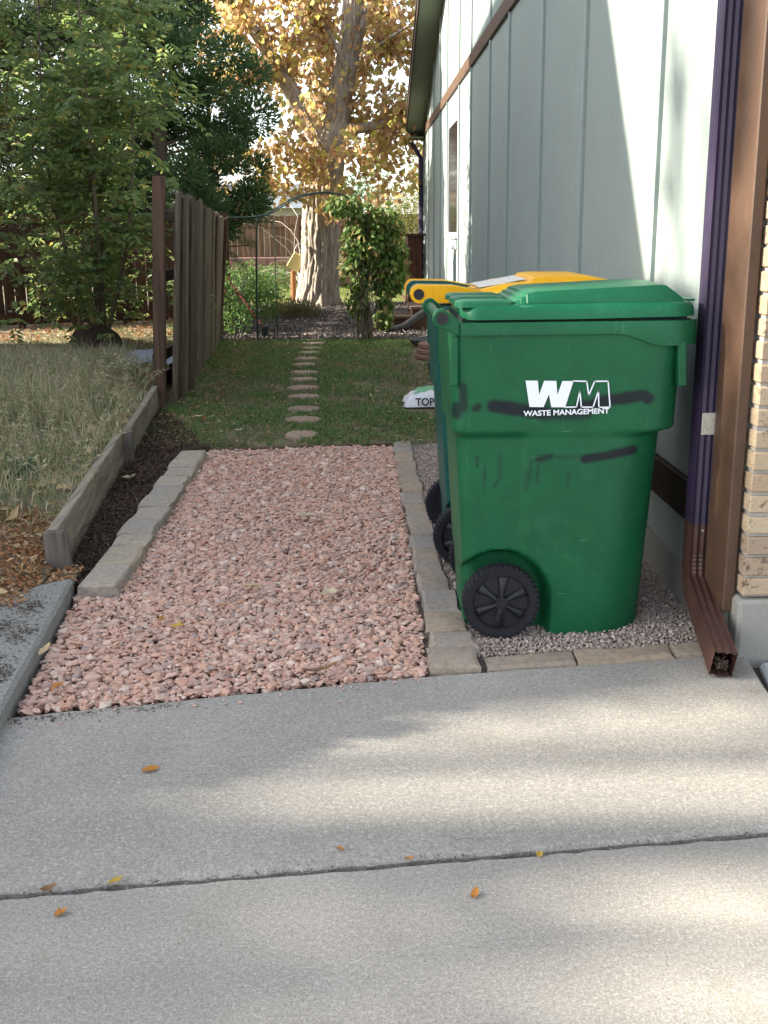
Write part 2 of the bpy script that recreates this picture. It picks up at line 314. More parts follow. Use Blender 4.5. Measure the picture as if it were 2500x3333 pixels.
# plastic
def plastic(name, base, strokes=(), rough=.42):
    q = N(name); n0 = q.noise(3.2, 5, .65); n1 = q.noise(16, 6, .75); v = q.mapv((60, 60, 4)); n2 = q.noise(1., 5, .7, v, .3)
    c = q.mix(q.mr(n0, .3, .7), tuple(x*.82 for x in base), tuple(x*1.14 for x in base))
    c = q.mix(q.mr(q.noise(5., 6, .7), .55, .75, 0, .35), c, tuple(min(1, x*1.25+.02) for x in base)); c = q.mix(q.mr(n1, .52, .75, 0, .20), c, tuple(min(1, x*1.6+.03) for x in base))      # chalky scuffs
    c = q.mix(q.mr(n2, .63, .72, 0, .32), c, tuple(min(1, x*2.2+.05) for x in base))      # fine vertical scratches
    vz = q.mapv((9, 9, 90), (0, R(18), 0)); n3 = q.noise(1., 2, .5, vz, .2); c = q.mix(q.mr(n3, .75, .77, 0, .4), c, tuple(min(1, x*2+.10) for x in base))
    if strokes:
        tot = None; edge = q.math('ADD', q.math('MULTIPLY', q.math('SUBTRACT', q.noise(90, 4, .8), .5), .012), q.math('MULTIPLY', q.math('SUBTRACT', q.noise(18, 3, .6), .5), .016))
        side = q.n('ShaderNodeSeparateXYZ'); q.t.links.new(q.tc.outputs['Object'], side.inputs[0])
        for (cx, cz, hl, rad, ang, soft, k) in strokes:
            mp = q.n('ShaderNodeMapping', vector_type='TEXTURE'); q.t.links.new(q.tc.outputs['Object'], mp.inputs[0])
            mp.inputs['Location'].default_value = (cx, 0, cz); mp.inputs['Rotation'].default_value = (0, -R(ang), 0)
            sp = q.n('ShaderNodeSeparateXYZ'); q.t.links.new(mp.outputs[0], sp.inputs[0])
            dx = q.math('MAXIMUM', q.math('SUBTRACT', q.math('ABSOLUTE', sp.outputs[0]), hl), 0.)
            d = q.math('SQRT', q.math('ADD', q.math('MULTIPLY', dx, dx), q.math('MULTIPLY', sp.outputs[2], sp.outputs[2])))
            f = q.mr(q.math('ADD', d, edge), rad, rad+soft, k, 0)
            tot = f if tot is None else q.math('MAXIMUM', tot, f)
        tot = q.math('MULTIPLY', tot, q.math('LESS_THAN', side.outputs[1], -.1))
        c = q.mix(tot, c, (.006, .006, .013))
    return q.bsdf(c, rough, q.bump(n1, .05, .004), .25)
BO = Vector((.65, 3.775, 0))
def stw(x0, z0, x1, z1, rad=.016, soft=.014, k=.93):
    return ((x0+x1)/2-BO.x, (z0+z1)/2, math.hypot(x1-x0, z1-z0)/2, rad, math.degrees(math.atan2(z1-z0, x1-x0)), soft, k)
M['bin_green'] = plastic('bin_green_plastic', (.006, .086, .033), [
    stw(.435, .806, .50, .795, .015), stw(.50, .795, .60, .780, .016), stw(.60, .775, .74, .778, .010, .022, .75), stw(.66, .778, .76, .800, .008, .016, .7),
    stw(.72, .800, .80, .815, .012), stw(.80, .818, .93, .836, .013), stw(.93, .836, .945, .825, .012), stw(.375, .798, .385, .805, .006, .012, .8),
    stw(.335, .80, .332, .87, .008, .012, .75), stw(.315, .78, .318, .80, .012, .012, .8), stw(.59, .625, .63, .632, .005, .014, .75), stw(.63, .630, .72, .628, .001, .014, .4),
    stw(.745, .622, .91, .648, .010, .010, .93), stw(0.385, 0.6, 0.385, 0.63, 0.0005, 0.0075, 0.58), stw(0.41, 0.52, 0.412, 0.6, 0.0005, 0.0075, 0.43), stw(0.445, 0.53, 0.455, 0.545, 0.0005, 0.0075, 0.58),
    stw(0.465, 0.56, 0.46, 0.63, 0.001, 0.012, 0.43), stw(0.55, 0.52, 0.555, 0.58, 0.001, 0.013499999999999998, 0.4), stw(0.56, 0.55, 0.565, 0.63, 0.0005, 0.009000000000000001, 0.36), stw(0.69, 0.52, 0.692, 0.57, 0.0005, 0.0075, 0.4), stw(0.586, 0.54, 0.588, 0.6, 0.0005, 0.006, 0.5)])
M['bin_lid'] = plastic('bin_lid_green', (.006, .112, .048), (), .4)
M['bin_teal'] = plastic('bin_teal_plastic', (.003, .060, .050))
M['lid_yellow'] = plastic('lid_yellow', (.72, .36, .006), (), .35)
M['black_plastic'] = simple('black_plastic', (.010, .010, .014), .5, .4, 40, .2, .4)
M['rubber'] = simple('tyre_rubber', (.011, .011, .015), .75, .4, 40, .3)
M['white_print'] = N('white_print').bsdf((.72, .74, .80), .5)
M['sheen_patch'] = simple('lid_sheen_paint', (.52, .50, .48), .5, .12)  # pale colour for the sun sheen painted on the yellow lid
M['gap'] = N('painted_shadow_gap').bsdf((.01, .02, .015), .9)  # near-black colour for the painted shadow under the lid
M['bag_white'] = simple('bag_white', (.62, .62, .64), .4, .1, 20, .3, .4)
M['bag_green'] = simple('bag_green', (.10, .33, .16), .4, .15, 20, .2, .4)
M['ink'] = N('black_ink').bsdf((.01, .01, .02), .6)
M['grey_pot'] = simple('grey_pot', (.045, .045, .052), .5, .2)
M['terracotta'] = simple('terracotta', (.22, .125, .095), .85, .2)
M['sack'] = simple('grey_sack', (.27, .29, .34), .85, .12, 40, .5)
M['log'] = simple('dark_log', (.045, .032, .025), .9, .4, 20, .6)
M['hose'] = simple('black_hose', (.014, .014, .018), .5, .3, 30)
M['pipe_green'] = simple('dark_green_pipe', (.012, .028, .024), .5, .2)
M['red'] = simple('red_metal', (.16, .03, .022), .5, .2)
M['red_flower'] = leafmat('red_petal', [(.6, .03, .02), (.5, .02, .02)], .4)
M['yellow_box'] = simple('yellow_mesh', (.62, .54, .24), .7, .2, 60, .5)
M['wire'] = simple('grey_wire', (.25, .27, .28), .5)
M['far_wall'] = simple('red_block', (.24, .13, .11), .9, .2, 8, .4)
M['nb_wall'] = simple('neighbour_wall', (.42, .40, .36), .9, .1)
M['nb_roof'] = simple('neighbour_roof', (.13, .15, .17), .9, .2)
M['ground'] = simple('ground_soil', (.10, .09, .055), .95, .35, 2.5, .6)
M['yard'] = simple('yard_soil', (.15, .125, .08), .95, .45, 5, .6)
M['lawn'] = simple('lawn_soil', (.125, .105, .06), .95, .5, 3.5, .7)
M['back_lawn'] = simple('back_lawn_soil', (.15, .16, .05), .95, .3, 3.5, .6)
M['gravel_bed'] = simple('gravel_bed', (.26, .16, .125), .95, .4, 60, .8)
M['pea_bed'] = simple('pea_bed', (.11, .09, .075), .95, .4, 120, .8)
M['mulch_bed'] = simple('mulch_bed', (.022, .015, .012), .95, .5, 30, .8)
M['mulch_grey'] = simple('mulch_grey_bed', (.055, .045, .04), .95, .5, 25, .8)

# ------------------------------------------------------------------ the setting
def sheet(name, poly, z, mat, parent=None, kind='structure'):
    me = bpy.data.meshes.new(name); me.from_pydata([(x, y, z) for x, y in poly], [], [tuple(range(len(poly)))]); me.materials.append(mat)
    o = link(name, me, parent)
    if kind: o['kind'] = kind
    return o
S = 300
sheet('ground', [(-S, -S), (S, -S), (S, S), (-S, S)], -.09, M['ground'])
WX = 1.19                                       # outer face of the house's side wall
def xl(y): return -.965-.0*(y-4)                 # inner side of left edging
def yf(x): return 2.92+(x+1.07)*.197 if x < .2 else 3.17+(x-.2)*.129   # driveway edge
def bx(y): return -1.24-(y-4.2)*.0915            # timber edging line
# driveway: joint dirt with slabs on it
dw = sheet('driveway', [(-6, -6), (6, -6), (6, 3.25), (1.2, 3.25), (.2, yf(.2)-.01), (-1.04, 2.9), (-6, 2.9)], -.03, M['crack'])
def slab(poly, top, mat, bev=.011, name='slab'):
    return MB().prism(poly, top-.1, top, 'z').build(name, mat, dw, bevel=bev)
jy = lambda x: 2.04+(x+.79)*.105
def jit(a, b, n, f, amp):
    return [(a+(b-a)*i/n, f(a+(b-a)*i/n)+random.uniform(-amp, amp)) for i in range(n+1)]
slab([(-6, -6), (1.16, -6)]+jit(1.235, -.95, 60, lambda x: jy(x)-.009, .004)+[(-6, jy(-1)-.3)], 0, M['concrete'])
slab(jit(-1.0, 1.225, 60, lambda x: jy(x)+.009, .005)+[(1.228, 3.02), (1.255, 3.285)]+jit(1.13, -1.06, 70, lambda x: yf(x)-.004, .004), .002, M['concrete'])
slab([(1.25, -6), (6, -6), (6, 3.24), (1.285, 3.24), (1.25, 3.02)], -.004, M['apron'])
# neighbouring concrete walk, a step higher
wk = MB().prism([(-1.144, 4.06), (-1.09, 3.45), (-1.04, 2.83), (-.99, 2.2), (-.93, .8), (-5, .8), (-5, 2.2), (-1.5, 3.72), (-1.358, 3.828), (-1.25, 3.98)], -.09, .06, 'z').build('concrete_walk', M['curb'], bevel=.012)
wk['kind'] = 'structure'
# yard on the left, higher than the lawn
def yardz(x, y): return .045+.105*sm(3.9, 5.2, y)+.012*math.sin(x*5.1+y*2.3)+.01*math.sin(y*6.7-x*3)
def edge(y):
    return -1.262-(y-4.2)*.0915 if y < 8.7 else -1.69-(y-8.7)*.06
ys = np.linspace(3.3, 40, 120); V = []; F = []
for i, y in enumerate(ys):
    x1 = edge(max(y, 4.2))
    for k in range(30):
        x = x1-(k/29)**1.6*22; V.append((x, y, yardz(x, y) if k else yardz(x, y)-.01))
    if i: F += [((i-1)*30+k, (i-1)*30+k+1, i*30+k+1, i*30+k) for k in range(29)]
yd = link('yard_ground', npmesh('yard_ground', V, F, M['yard'], True)); yd['kind'] = 'structure'
sheet('dirt_patch', [(-1.40, 3.85), (-1.13, 3.98), (-1.17, 4.24), (-1.3, 4.36)], .035, M['yard'])
sheet('lawn', [(-1.9, 6.86), (-.9, 6.87), (.2, 6.97), (WX, 7.02), (WX, 13.95), (-2.2, 13.95), (-2.0, 10)], -.002, M['lawn'])
sheet('back_lawn', [(-14, 20), (14, 20), (14, 60), (-14, 60)], -.006, M['back_lawn'])
mg = sheet('bark_mulch_bed', [(-2.6, 13.97), (1.15, 13.97), (1.15, 21.6), (-2.6, 21.6)], .002, M['mulch_grey'])
gb = sheet('gravel_bed', [(-1.03, 2.88), (.21, 3.12), (.22, 6.94), (-.97, 6.86), (-.97, 4.0), (-1.12, 4.05)], -.028, M['gravel_bed'])
pb = sheet('pea_gravel_bed', [(.2, 3.12), (WX+.03, 3.24), (WX+.03, 7.03), (.2, 6.97)], -.012, M['pea_bed'])
mb_ = sheet('dark_mulch_bed', [(-1.27, 4.1), (-.95, 3.98), (-.95, 6.87), (-1.72, 9.0)], -.006, M['mulch_bed'])

# ------------------------------------------------------------------ the house
HY0, HY1 = 3.335, 20.44                           # gable wall from near to far corner
ridge_y = (HY0+HY1)/2
def rake(y): return 2.985+.313*(min(y-HY0, HY1-y))
house = empty('house', (WX+.02, 11.5, 0), 'grey green board and batten house with brown trim and a brick corner', 'house')
hp = Vector(house.location)
def hb(mb, name, mat, **k):
    o = mb.build(name, mat, house, **k); o.location = -hp; return o
SX = WX+.013                                     # siding plane, battens stand proud of it
bats = [4.485, 5.99, 7.37, 8.99, 10.26, 11.93, 13.30, 15.03, 16.35, 17.7, 19.0]
bnd = [HY0+.03]+bats+[HY1-.08]
WY0, WY1, WZ0, WZ1 = 13.47, 14.86, 1.33, 2.635    # window opening
for a, b in zip(bnd[:-1], bnd[1:]):
    a2, b2 = a+.002, b-.002
    def pan(y0, y1, z0, z1=None):
        top = [(y1, rake(y1)), (y0, rake(y0))] if z1 is None else [(y1, z1), (y0, z1)]
        if z1 is None and y0 < ridge_y < y1: top.insert(1, (ridge_y, rake(ridge_y)))
        hb(MB().prism([(y0, z0), (y1, z0)]+top, SX, SX+.05, 'x'), 'siding_panel', M['siding'])
    if a2 < WY0 < b2:
        pan(a2, b2, .477, WZ0-.002); pan(a2, b2, WZ1+.002)
        pan(a2, WY0-.002, WZ0, WZ1); pan(WY1+.002, b2, WZ0, WZ1)
    else: pan(a2, b2, .477)
    pan(a2, b2, .15, .325)
for y in bats: hb(MB().cbox((SX-.019, y-.024, .478), (SX+.001, y+.024, min(2.99, rake(y))), .002), 'batten', M['batten'])
for y in bats: hb(MB().cbox((SX-.019, y-.024, 3.13), (SX+.001, y+.024, max(3.14, rake(y)-.01)), .002), 'batten', M['batten'])
bb_ = hb(MB().cbox((SX-.026, 3.7, 2.995), (SX+.001, HY1-.1, 3.127), .003), 'band_board', M['brown_paint'])
hb(MB().cbox((SX-.022, 3.60, .327), (SX+.001, HY1-.05, .475), .003), 'skirt_board', M['dark_trim'])
hb(MB().box((WX+.004, 3.36, -.1), (WX+.25, HY1, .148)), 'foundation', M['foundation'])
hb(MB().box((SX+.05, 3.42, .12), (9, HY1-.03, 2.94)), 'wall_core', M['siding'])
hb(MB().cbox((WX-.006, 3.335, .135), (WX+.032, 3.54, 2.97), .004), 'corner_board', M['brown_paint'])
hb(MB().cbox((WX-.004, 3.57, .29), (SX, 3.60, .328), .002), 'flashing', M['dark_trim'])
hb(MB().cbox((SX-.02, HY1-.10, .475), (SX+.05, HY1, 2.98), .003), 'corner_board', M['batten'])
# window in the gable wall
win = hb(MB().box((SX-.010, WY0-.03, WZ0-.04), (SX+.012, WY0, WZ1+.03)).box((SX-.010, WY1, WZ0-.04), (SX+.012, WY1+.03, WZ1+.03))
         .box((SX-.010, WY0, WZ1), (SX+.012, WY1, WZ1+.03)).box((SX-.010, WY0, WZ0-.04), (SX+.012, WY1, WZ0)), 'window', M['window_white'])
MB().box((SX-.001, WY0, WZ0), (SX+.02, WY1, WZ1)).build('pane', M['glass'], win)
MB().cbox((SX-.05, WY0-.07, WZ0-.075), (SX, WY1+.07, WZ0-.042), .003).build('sill', M['window_white'], win)
MB().cbox((SX-.024, WY0-.03, 1.13), (SX-.001, WY1+.03, WZ0-.077), .003).build('apron', M['batten'], win)
# roof with a boxed overhang: soffit, fascia
OX = .865
for s_, (ya, yb) in enumerate(((HY0-.45, ridge_y), (HY1+.02, ridge_y))):
    za, zb = 2.985-.313*(.45 if s_ == 0 else .02), rake(ridge_y)
    hb(MB().prism([(ya, za+.10), (yb, zb+.10), (yb, zb+.16), (ya, za+.16)], OX-.02, 9.5, 'x'), 'roof', M['roof'])
    hb(MB().prism([(ya, za-.005), (yb, zb-.005), (yb, zb+.012), (ya, za+.012)], OX+.02, SX-.001, 'x'), 'soffit', M['soffit'])
    hb(MB().prism([(ya, za-.05), (yb, zb-.05), (yb, zb+.10), (ya, za+.10)], OX-.006, OX+.019, 'x'), 'fascia', M['dark_trim'])
hb(MB().box((OX, HY1+.022, 2.925), (9, HY1+.05, 3.085)), 'fascia', M['dark_trim'])
hb(MB().box((OX+.02, HY1-.34, 2.94), (SX-.03, HY1+.021, 2.97)), 'soffit', M['soffit'])
# front wall: brick veneer on a concrete footing
FY = 3.285
bw = hb(MB().box((1.238, FY+.014, .2), (2.1, 3.42, 2.75)), 'brick_wall', M['mortar'])
hb(MB().cbox((1.214, 3.268, -.1), (6, 3.42, .195), .012), 'footing', M['foundation'])
for k in range(36):
    z0 = .205+k*.0695; x = 1.230+random.uniform(-.002, .002)
    lens = [.2, .2, .2, .2] if k % 2 == 0 else [.095, .2, .2, .2]
    for L in lens:
        j = lambda: random.uniform(-.0025, .0025)
        b_ = MB().cbox((x, FY+j(), z0+j()), (x+L, 3.365, z0+.058+j()), .004).build('brick', M['brick'], bw); x += L+.011
hb(MB().box((2.1, 3.32, .2), (9, 3.52, 2.93)), 'front_wall', M['siding'])
# downspout at the near corner (profile corrugated), elbow, brackets
def spout_ring(cx, cy, z, wx=.066, wy=.082, k=5, dep=.004):
    pts = []
    for (x0, y0, x1, y1) in ((-1, -1, 1, -1), (1, -1, 1, 1), (1, 1, -1, 1), (-1, 1, -1, -1)):
        n = 12
        for i in range(n):
            t = i/n; x = x0+(x1-x0)*t; y = y0+(y1-y0)*t; d = dep*(.5-.5*math.cos(2*math.pi*t*3))*(1.3 if x0 != x1 else .4)
            nx, ny = (y1-y0)/2, -(x1-x0)/2
            pts.append(Vector((x*wx/2-nx*d, y*wy/2-ny*d, 0)))
    return pts
def spout(path, wx=.066, wy=.082):
    """sweep the corrugated ring along a path in (x,y,z); rings stay level-ish and tilt with the path"""
    mb = MB(); rings = []
    for i, q_ in enumerate(path):
        a = Vector(path[max(0, i-1)]); b = Vector(path[min(len(path)-1, i+1)]); t = (b-a).normalized()
        rot = Vector((0, 0, -1)).rotation_difference(t); s_ = q_[3] if len(q_) > 3 else 1
        rings.append([rot @ (v*s_)+Vector(q_[:3]) for v in spout_ring(0, 0, 0, wx, wy)])
    return mb.loft(rings, False, False)
DX, DY = 1.166, 3.592
ds = hb(spout([(DX, DY, 2.95), (DX, DY, 1.6), (DX, DY, .36)]), 'downspout', M['downspout'], smooth=30)
path = [(DX, DY, .375, 1.03), (DX, DY, .27, 1.03)]
for i in range(22):
    t = i/21; a = t*R(28); path.append((DX, DY-.10*(1-math.cos(a))*2, .265-.13*math.sin(a)/math.sin(R(28))*.9, 1.06 if i % 3 == 1 and i < 18 else 1.0))
el = spout(path).build('elbow', M['elbow'], ds, smooth=30)
lp = Vector(path[-1][:3]); ep = Vector((1.113, 3.09, .052))
ex = spout([(*(lp+Vector((0, .012, .012))), 1.02), (*(lp*.5+ep*.5), 1.02), (*(ep*.93+lp*.07), 1.03), (*ep, 1.05)], .069, .083).build('outlet_pipe', M['elbow'], ds, smooth=30)
for z in (.425, ):
    MB().cbox((DX+.02, DY-.048, z-.03), (SX-.001, DY-.042, z+.03), .001).build('strap', M['elbow'], ds)
MB().cbox((DX-.022, DY-.0435, .69), (DX+.033, DY-.0405, .765), .001).build('tape_patch', M['tape'], ds)
for q_ in ((DX+.025, DY-.052, .43), (DX+.005, DY-.045, .355), (lp.x, lp.y-.046, lp.z-.01)):
    MB().tube([(q_[0], q_[1]+.004, q_[2]), (q_[0], q_[1]-.002, q_[2])], .005, 8).build('screw', M['metal'], ds)
mbp = MB()
for i in range(60):
    c_ = ep+Vector((random.uniform(-.014, .014), random.uniform(.0, .045), random.uniform(-.016, .008))); d = Vector((random.gauss(0, 1), random.gauss(0, 1), random.gauss(0, .8))).normalized()*random.uniform(.006, .014)
    mbp.tube([c_-d, c_+d], .0022, 3)
o = mbp.build('clogged_debris', M['chip'], ds); o['kind'] = 'stuff'
# downspout at the far corner
fd = hb(MB().tube([(OX+.1, HY1-.02, 2.9), (WX-.05, HY1-.04, 2.62), (WX-.05, HY1-.04, .2)], .042, 6), 'downspout', M['downspout'])
fd['label'] = 'dark downspout at the far corner of the wall'; ds['label'] = 'dark purple downspout with brown elbow at the near corner'

# ------------------------------------------------------------------ wheeled bins
def wheel_meshes():
    r = .131; mb = MB(); prof = [(.100, -.024), (.122, -.026), (.1285, -.02), (.1285, .02), (.122, .026), (.100, .024)]
    n = 96; rings = []
    for k in range(n):
        a = 2*math.pi*k/n; rings.append([(pr*math.cos(a), py, pr*math.sin(a)) for pr, py in prof])
    rings.append(rings[0]); mb.loft(rings, False, False)
    for k in range(40):                                           # tread lugs, both shoulders
        a = 2*math.pi*k/40; Mx = Matrix.Rotation(-a, 4, 'Y')
        for s_ in (-1, 1):
            Mk = Matrix.Rotation(-(a+(.04 if s_ > 0 else 0)), 4, 'Y'); mb.box((.119, s_*.014-.0125, -.0055), (.1325, s_*.014+.0125, .0055), Mk)
    tyre = mb
    rim = MB(); rg = []
    for k in range(64):
        a = 2*math.pi*k/64; rg.append([(pr*math.cos(a), py, pr*math.sin(a)) for pr, py in ((.101, -.020), (.097, -.020), (.092, -.008), (.02, -.008), (.02, .01), (.101, .02))])
    rg.append(rg[0]); rim.loft(rg, False, False)
    for k in range(6):                                            # six tapered spokes
        a = math.pi/2+k*math.pi/3; ca, sa = math.cos(a), math.sin(a); ring = []
        for (t, wd, ht) in ((.02, .0085, .020), (.05, .012, .018), (.084, .0195, .013), (.096, .018, .002)):
            ring.append([(t*ca-sa*wd*math.cos(u), -.008-ht*math.sin(u), t*sa+ca*wd*math.cos(u)) for u in [math.pi*i/6 for i in range(7)]])
        rim.loft(ring)
    rim.tube([(0, -.008, 0), (0, -.031, 0)], .021, 20); rim.tube([(0, -.03, 0), (0, -.034, 0)], .013, 16)
    rim.cbox((-.010, -.030, -.046), (.010, -.012, -.016), .003); rim.cbox((-.006, -.032, -.040), (.006, -.024, -.014), .002)
    return tyre, rim
TY, RM = wheel_meshes()
def body_mesh():
    yc = 0; mb = MB(); rings = []
    zs = sorted(set(list(np.linspace(-.004, .34, 42))+list(np.linspace(.36, .66, 12))+list(np.linspace(.67, .75, 16))+list(np.linspace(.78, 1.04, 8))))
    for z in zs:
        t = z/.69
        lx0, lx1, lh = .355-.04*t, .985+.042*t, .258+.010*t
        u = (z-.7)/.34; ux0, ux1, uh = .302-.012*u, 1.058+.012*u, .272+.008*u
        k = sm(.690, .722, z); x0, x1, hw = lx0+(ux0-lx0)*k, lx1+(ux1-lx1)*k, lh+(uh-lh)*k
        rf = .17+(.10-.17)*k; rb = .05
        ring = []
        for (x, y) in rrect(x0, x1, -hw, hw, rb, rf, 84, 9):
            s_ = -1 if y < 0 else 1; ay = abs(y); onside = sm(.5, .9, ay/hw)
            ins = (.016*(1-sm(.525, .56, x))+.012*sm(.78, .95, x))*(1-k)*onside
            d = math.hypot(x-.469, z-.126)
            if z < .126: d = max(0, x-.469) if x > .469 else 0
            if x < .469 and z < .2: d = min(d, .12)
            ins += .075*(1-sm(.148, .182, d))*onside
            ring.append((x-BO.x, s_*(ay-min(ins, ay*.6)), z))
        rings.append(ring)
    return mb.loft(rings)
BODY = body_mesh()
def make_bin(loc, label, group, body_m, lid_m, yellow, rotz=0):
    t = empty('wheeled_bin', loc, label, 'wheelie bin', group); t.rotation_euler = (0, 0, rotz)
    B = MB(); B.v = list(BODY.v); B.f = list(BODY.f); bo = B.build('body', body_m, t, smooth=50)
    X = lambda x: x-BO.x
    # rim flange
    outl = rrect(X(.305), X(1.112), -.292, .292, .03, .10, 40, 8); inn = rrect(X(.312), X(1.075), -.27, .27, .03, .09, 40, 8)
    zb = lambda x: 1.038-.040*sm(.83-BO.x, .985-BO.x, x)
    MB().loft([[(x, y, zb(xo)+.004) for (x, y), (xo, _) in zip(inn, outl)], [(x, y, zb(x)) for x, y in outl], [(x, y, 1.073) for x, y in outl], [(x*.996, y*.99, 1.078) for x, y in outl]], False, True).build('rim', body_m, t, smooth=35)
    for s_ in (-1, 1):                                            # handle arms and grab flanges
        arc = [(X(.262)+.030*math.cos(a), 1.094+.030*math.sin(a)) for a in np.linspace(R(75), R(245), 12)]
        if not yellow: MB().prism(arc+[(X(.318), 1.037), (X(.318), 1.08)], s_*.296, s_*.262, 'y').build('handle_arm', body_m, t, bevel=.003)
        MB().cbox((X(.291), min(s_*.285, s_*.262), .875), (X(.316), max(s_*.285, s_*.262), 1.036), .003).build('side_rib', body_m, t)
        a_ = Matrix.Translation((X(1.046), 0, .95)) @ Matrix.Rotation(R(-4), 4, 'Y')
        MB().cbox((-.012, min(s_*.288, s_*.24), -.085), (.014, max(s_*.288, s_*.24), .06), .003, a_).build('side_rib', body_m, t)
    if not yellow:
        MB().tube([(X(.262), -.285, 1.094), (X(.258), 0, 1.094), (X(.262), .285, 1.094)], .0165, 14).build('handle_bar', body_m, t, smooth=40)
        MB().tube([(X(.262), -.292, 1.094), (X(.262), -.303, 1.094)], .0195, 18).tube([(X(.262), -.303, 1.094), (X(.262), -.306, 1.094)], .007, 10).build('pin_cap', M['black_plastic'], t, smooth=40)
        MB().box((X(.33), -.262, 1.074), (X(1.06), .262, 1.09)).build('lid_shadow_strip', M['gap'], t)  # dark filler standing in for the shadow between rim and lid
        L = MB(); rg = []
        for z, i in ((1.086, 0), (1.110, .001), (1.122, .006), (1.131, .016), (1.134, .03), (1.133, .05)):
            rg.append([(x, y, z+.004*sm(.0, .4, x)) for x, y in rrect(X(.335)+i, X(1.10)-i, -.284+i, .284-i, .05, .09, 30, 8)])
        L.loft(rg)
        pr = [(X(.50), 1.128), (X(.503), 1.141), (X(.520), 1.146), (X(.523), 1.153), (X(.540), 1.158), (X(.543), 1.165), (X(.575), 1.172), (X(.78), 1.180), (X(.975), 1.189), (X(.995), 1.187), (X(1.052), 1.146), (X(1.056), 1.128)]
        nr = []
        for (yy, ins) in ((-.252, .0), (-.235, 1.), (0, 1.08), (.235, 1.), (.252, .0)): nr.append([(x, yy, 1.128+(z-1.128)*max(ins, .25)) for x, z in pr])
        L.loft(nr)
        lid = L.build('lid', lid_m, t, smooth=28)
        for yy in (-.20, .02, .2):
            MB().loft([rrect3(X(.31), X(.50), yy-.07, yy+.05, .03, z, i) for z, i in ((1.125, 0), (1.140, .002), (1.146, .012))]).build('hinge_pad', lid_m, lid, smooth=30)
        MB().cbox((X(1.0), -.20, 1.134), (X(1.103), .20, 1.1405), .002).build('lid_tab', lid_m, lid)
    else:
        L = MB(); rg = []
        for z, i in ((1.084, 0), (1.112, .001), (1.122, .008), (1.126, .02)):
            rg.append([(x, y, z+.022*sm(-.25, .1, x)) for x, y in rrect(X(.345)+i, X(1.10)-i, -.292+i, .292-i, .04, .10, 30, 8)])
        L.loft(rg)
        pr = [(X(.42), 1.125), (X(.57), 1.158), (X(.665), 1.166), (X(.685), 1.184), (X(.72), 1.188), (X(.90), 1.186), (X(.985), 1.170), (X(1.09), 1.145), (X(1.09), 1.125)]
        L.loft([[(x, yy, 1.125+(z-1.125)*k) for x, z in pr] for yy, k in ((-.27, .2), (-.25, .93), (-.2, 1), (.2, 1), (.25, .93), (.27, .2))])
        lid = L.build('lid', lid_m, t, smooth=28)
        for yy, mt in ((-.283, lid_m), (-.247, body_m), (-.215, lid_m), (-.18, body_m), (.10, body_m), (.14, lid_m), (.26, lid_m)):
            arc = [(X(.225)+.036*math.cos(a), 1.124+.036*math.sin(a)) for a in np.linspace(R(95), R(275), 14)]
            MB().prism(arc+[(X(.36), 1.088), (X(.47), 1.118), (X(.47), 1.135), (X(.36), 1.156)], yy-.015, yy+.015, 'y').build('hinge_knuckle', mt, t if mt is body_m else lid, smooth=40, bevel=.002)
        MB().tube([(X(.222), -.299, 1.124), (X(.222), -.302, 1.124)], .021, 16).build('pin_cap', M['black_plastic'], t)
        MB().box((X(.47), -.19, 1.1445), (X(.66), .17, 1.1465), Matrix.Translation((X(.565), 0, 1.155)) @ Matrix.Rotation(R(-9.5), 4, 'Y') @ Matrix.Translation((-X(.565), 0, -1.143))).build('sheen_patch', M['sheen_patch'], lid)  # thin pale sheet standing in for white sheen on the lid
    for s_ in (-1, 1):                                            # wheels with tyres, an axle between
        W = MB(); W.v = [(x, y*(1 if s_ < 0 else -1), z) for x, y, z in RM.v]; W.f = list(RM.f)
        wo_ = W.build('wheel', M['black_plastic'], t, smooth=35); wo_.location = (X(.469)-(.055 if yellow else 0), s_*.272, .128); wo_.rotation_euler = (0, R(5), 0)
        T_ = MB(); T_.v = list(TY.v); T_.f = list(TY.f); T_.build('tyre', M['rubber'], wo_, smooth=35)
    MB().tube([(X(.469), -.26, .128), (X(.469), .26, .128)], .011, 8).build('axle', M['metal'], t)
    return t, bo
def rrect3(x0, x1, y0, y1, r, z, i): return [(x, y, z) for x, y in rrect(x0+i, x1-i, y0+i, y1-i, r, r, 1, 4)]
b1, b1body = make_bin(BO, 'bright green wheeled bin with green lid and black spray marks, nearest the driveway', 'wheeled bins beside the house wall', M['bin_green'], M['bin_lid'], False)
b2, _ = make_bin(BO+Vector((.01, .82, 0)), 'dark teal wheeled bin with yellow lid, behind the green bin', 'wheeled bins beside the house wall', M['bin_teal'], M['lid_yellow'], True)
# printed mark and lettering on the near side of the green bin
def pw(px, py):                                   # pixel of the photograph -> (x,z) on the bin's side
    return (.539+(px-1712)/(1984.5-1712)*(.818-.539)-BO.x, .889-(py-1238.8)/(1318.6-1238.8)*(.889-.804)-(px-1712)/272*.0065+.0065*0)
def Z1(a, b): return pw(1300+a/2.765, 850+b/2.765)
def Z2(a, b): return pw(1800+a/2.765, 850+b/2.765)
YL = -.2795
def flat(polys, name):
    mb = MB()
    for pl in polys: mb.prism(pl, YL, YL+.0015, 'y')
    return mb
def sidey(z): return 0
logo = flat([[Z1(1135, 1075), Z1(1243, 1075), Z1(1258, 1195), Z1(1175, 1300)],
             [Z1(1258, 1195), Z1(1300, 1075), Z1(1408, 1075), Z1(1345, 1190), Z1(1300, 1300), Z1(1175, 1300)],
             [Z1(1345, 1190), Z1(1408, 1075), Z1(1420, 1195), Z1(1370, 1300)],
             [Z1(1420, 1195), Z1(1462, 1075), Z1(1555, 1075), Z1(1490, 1300), Z1(1370, 1300)]], 'w')
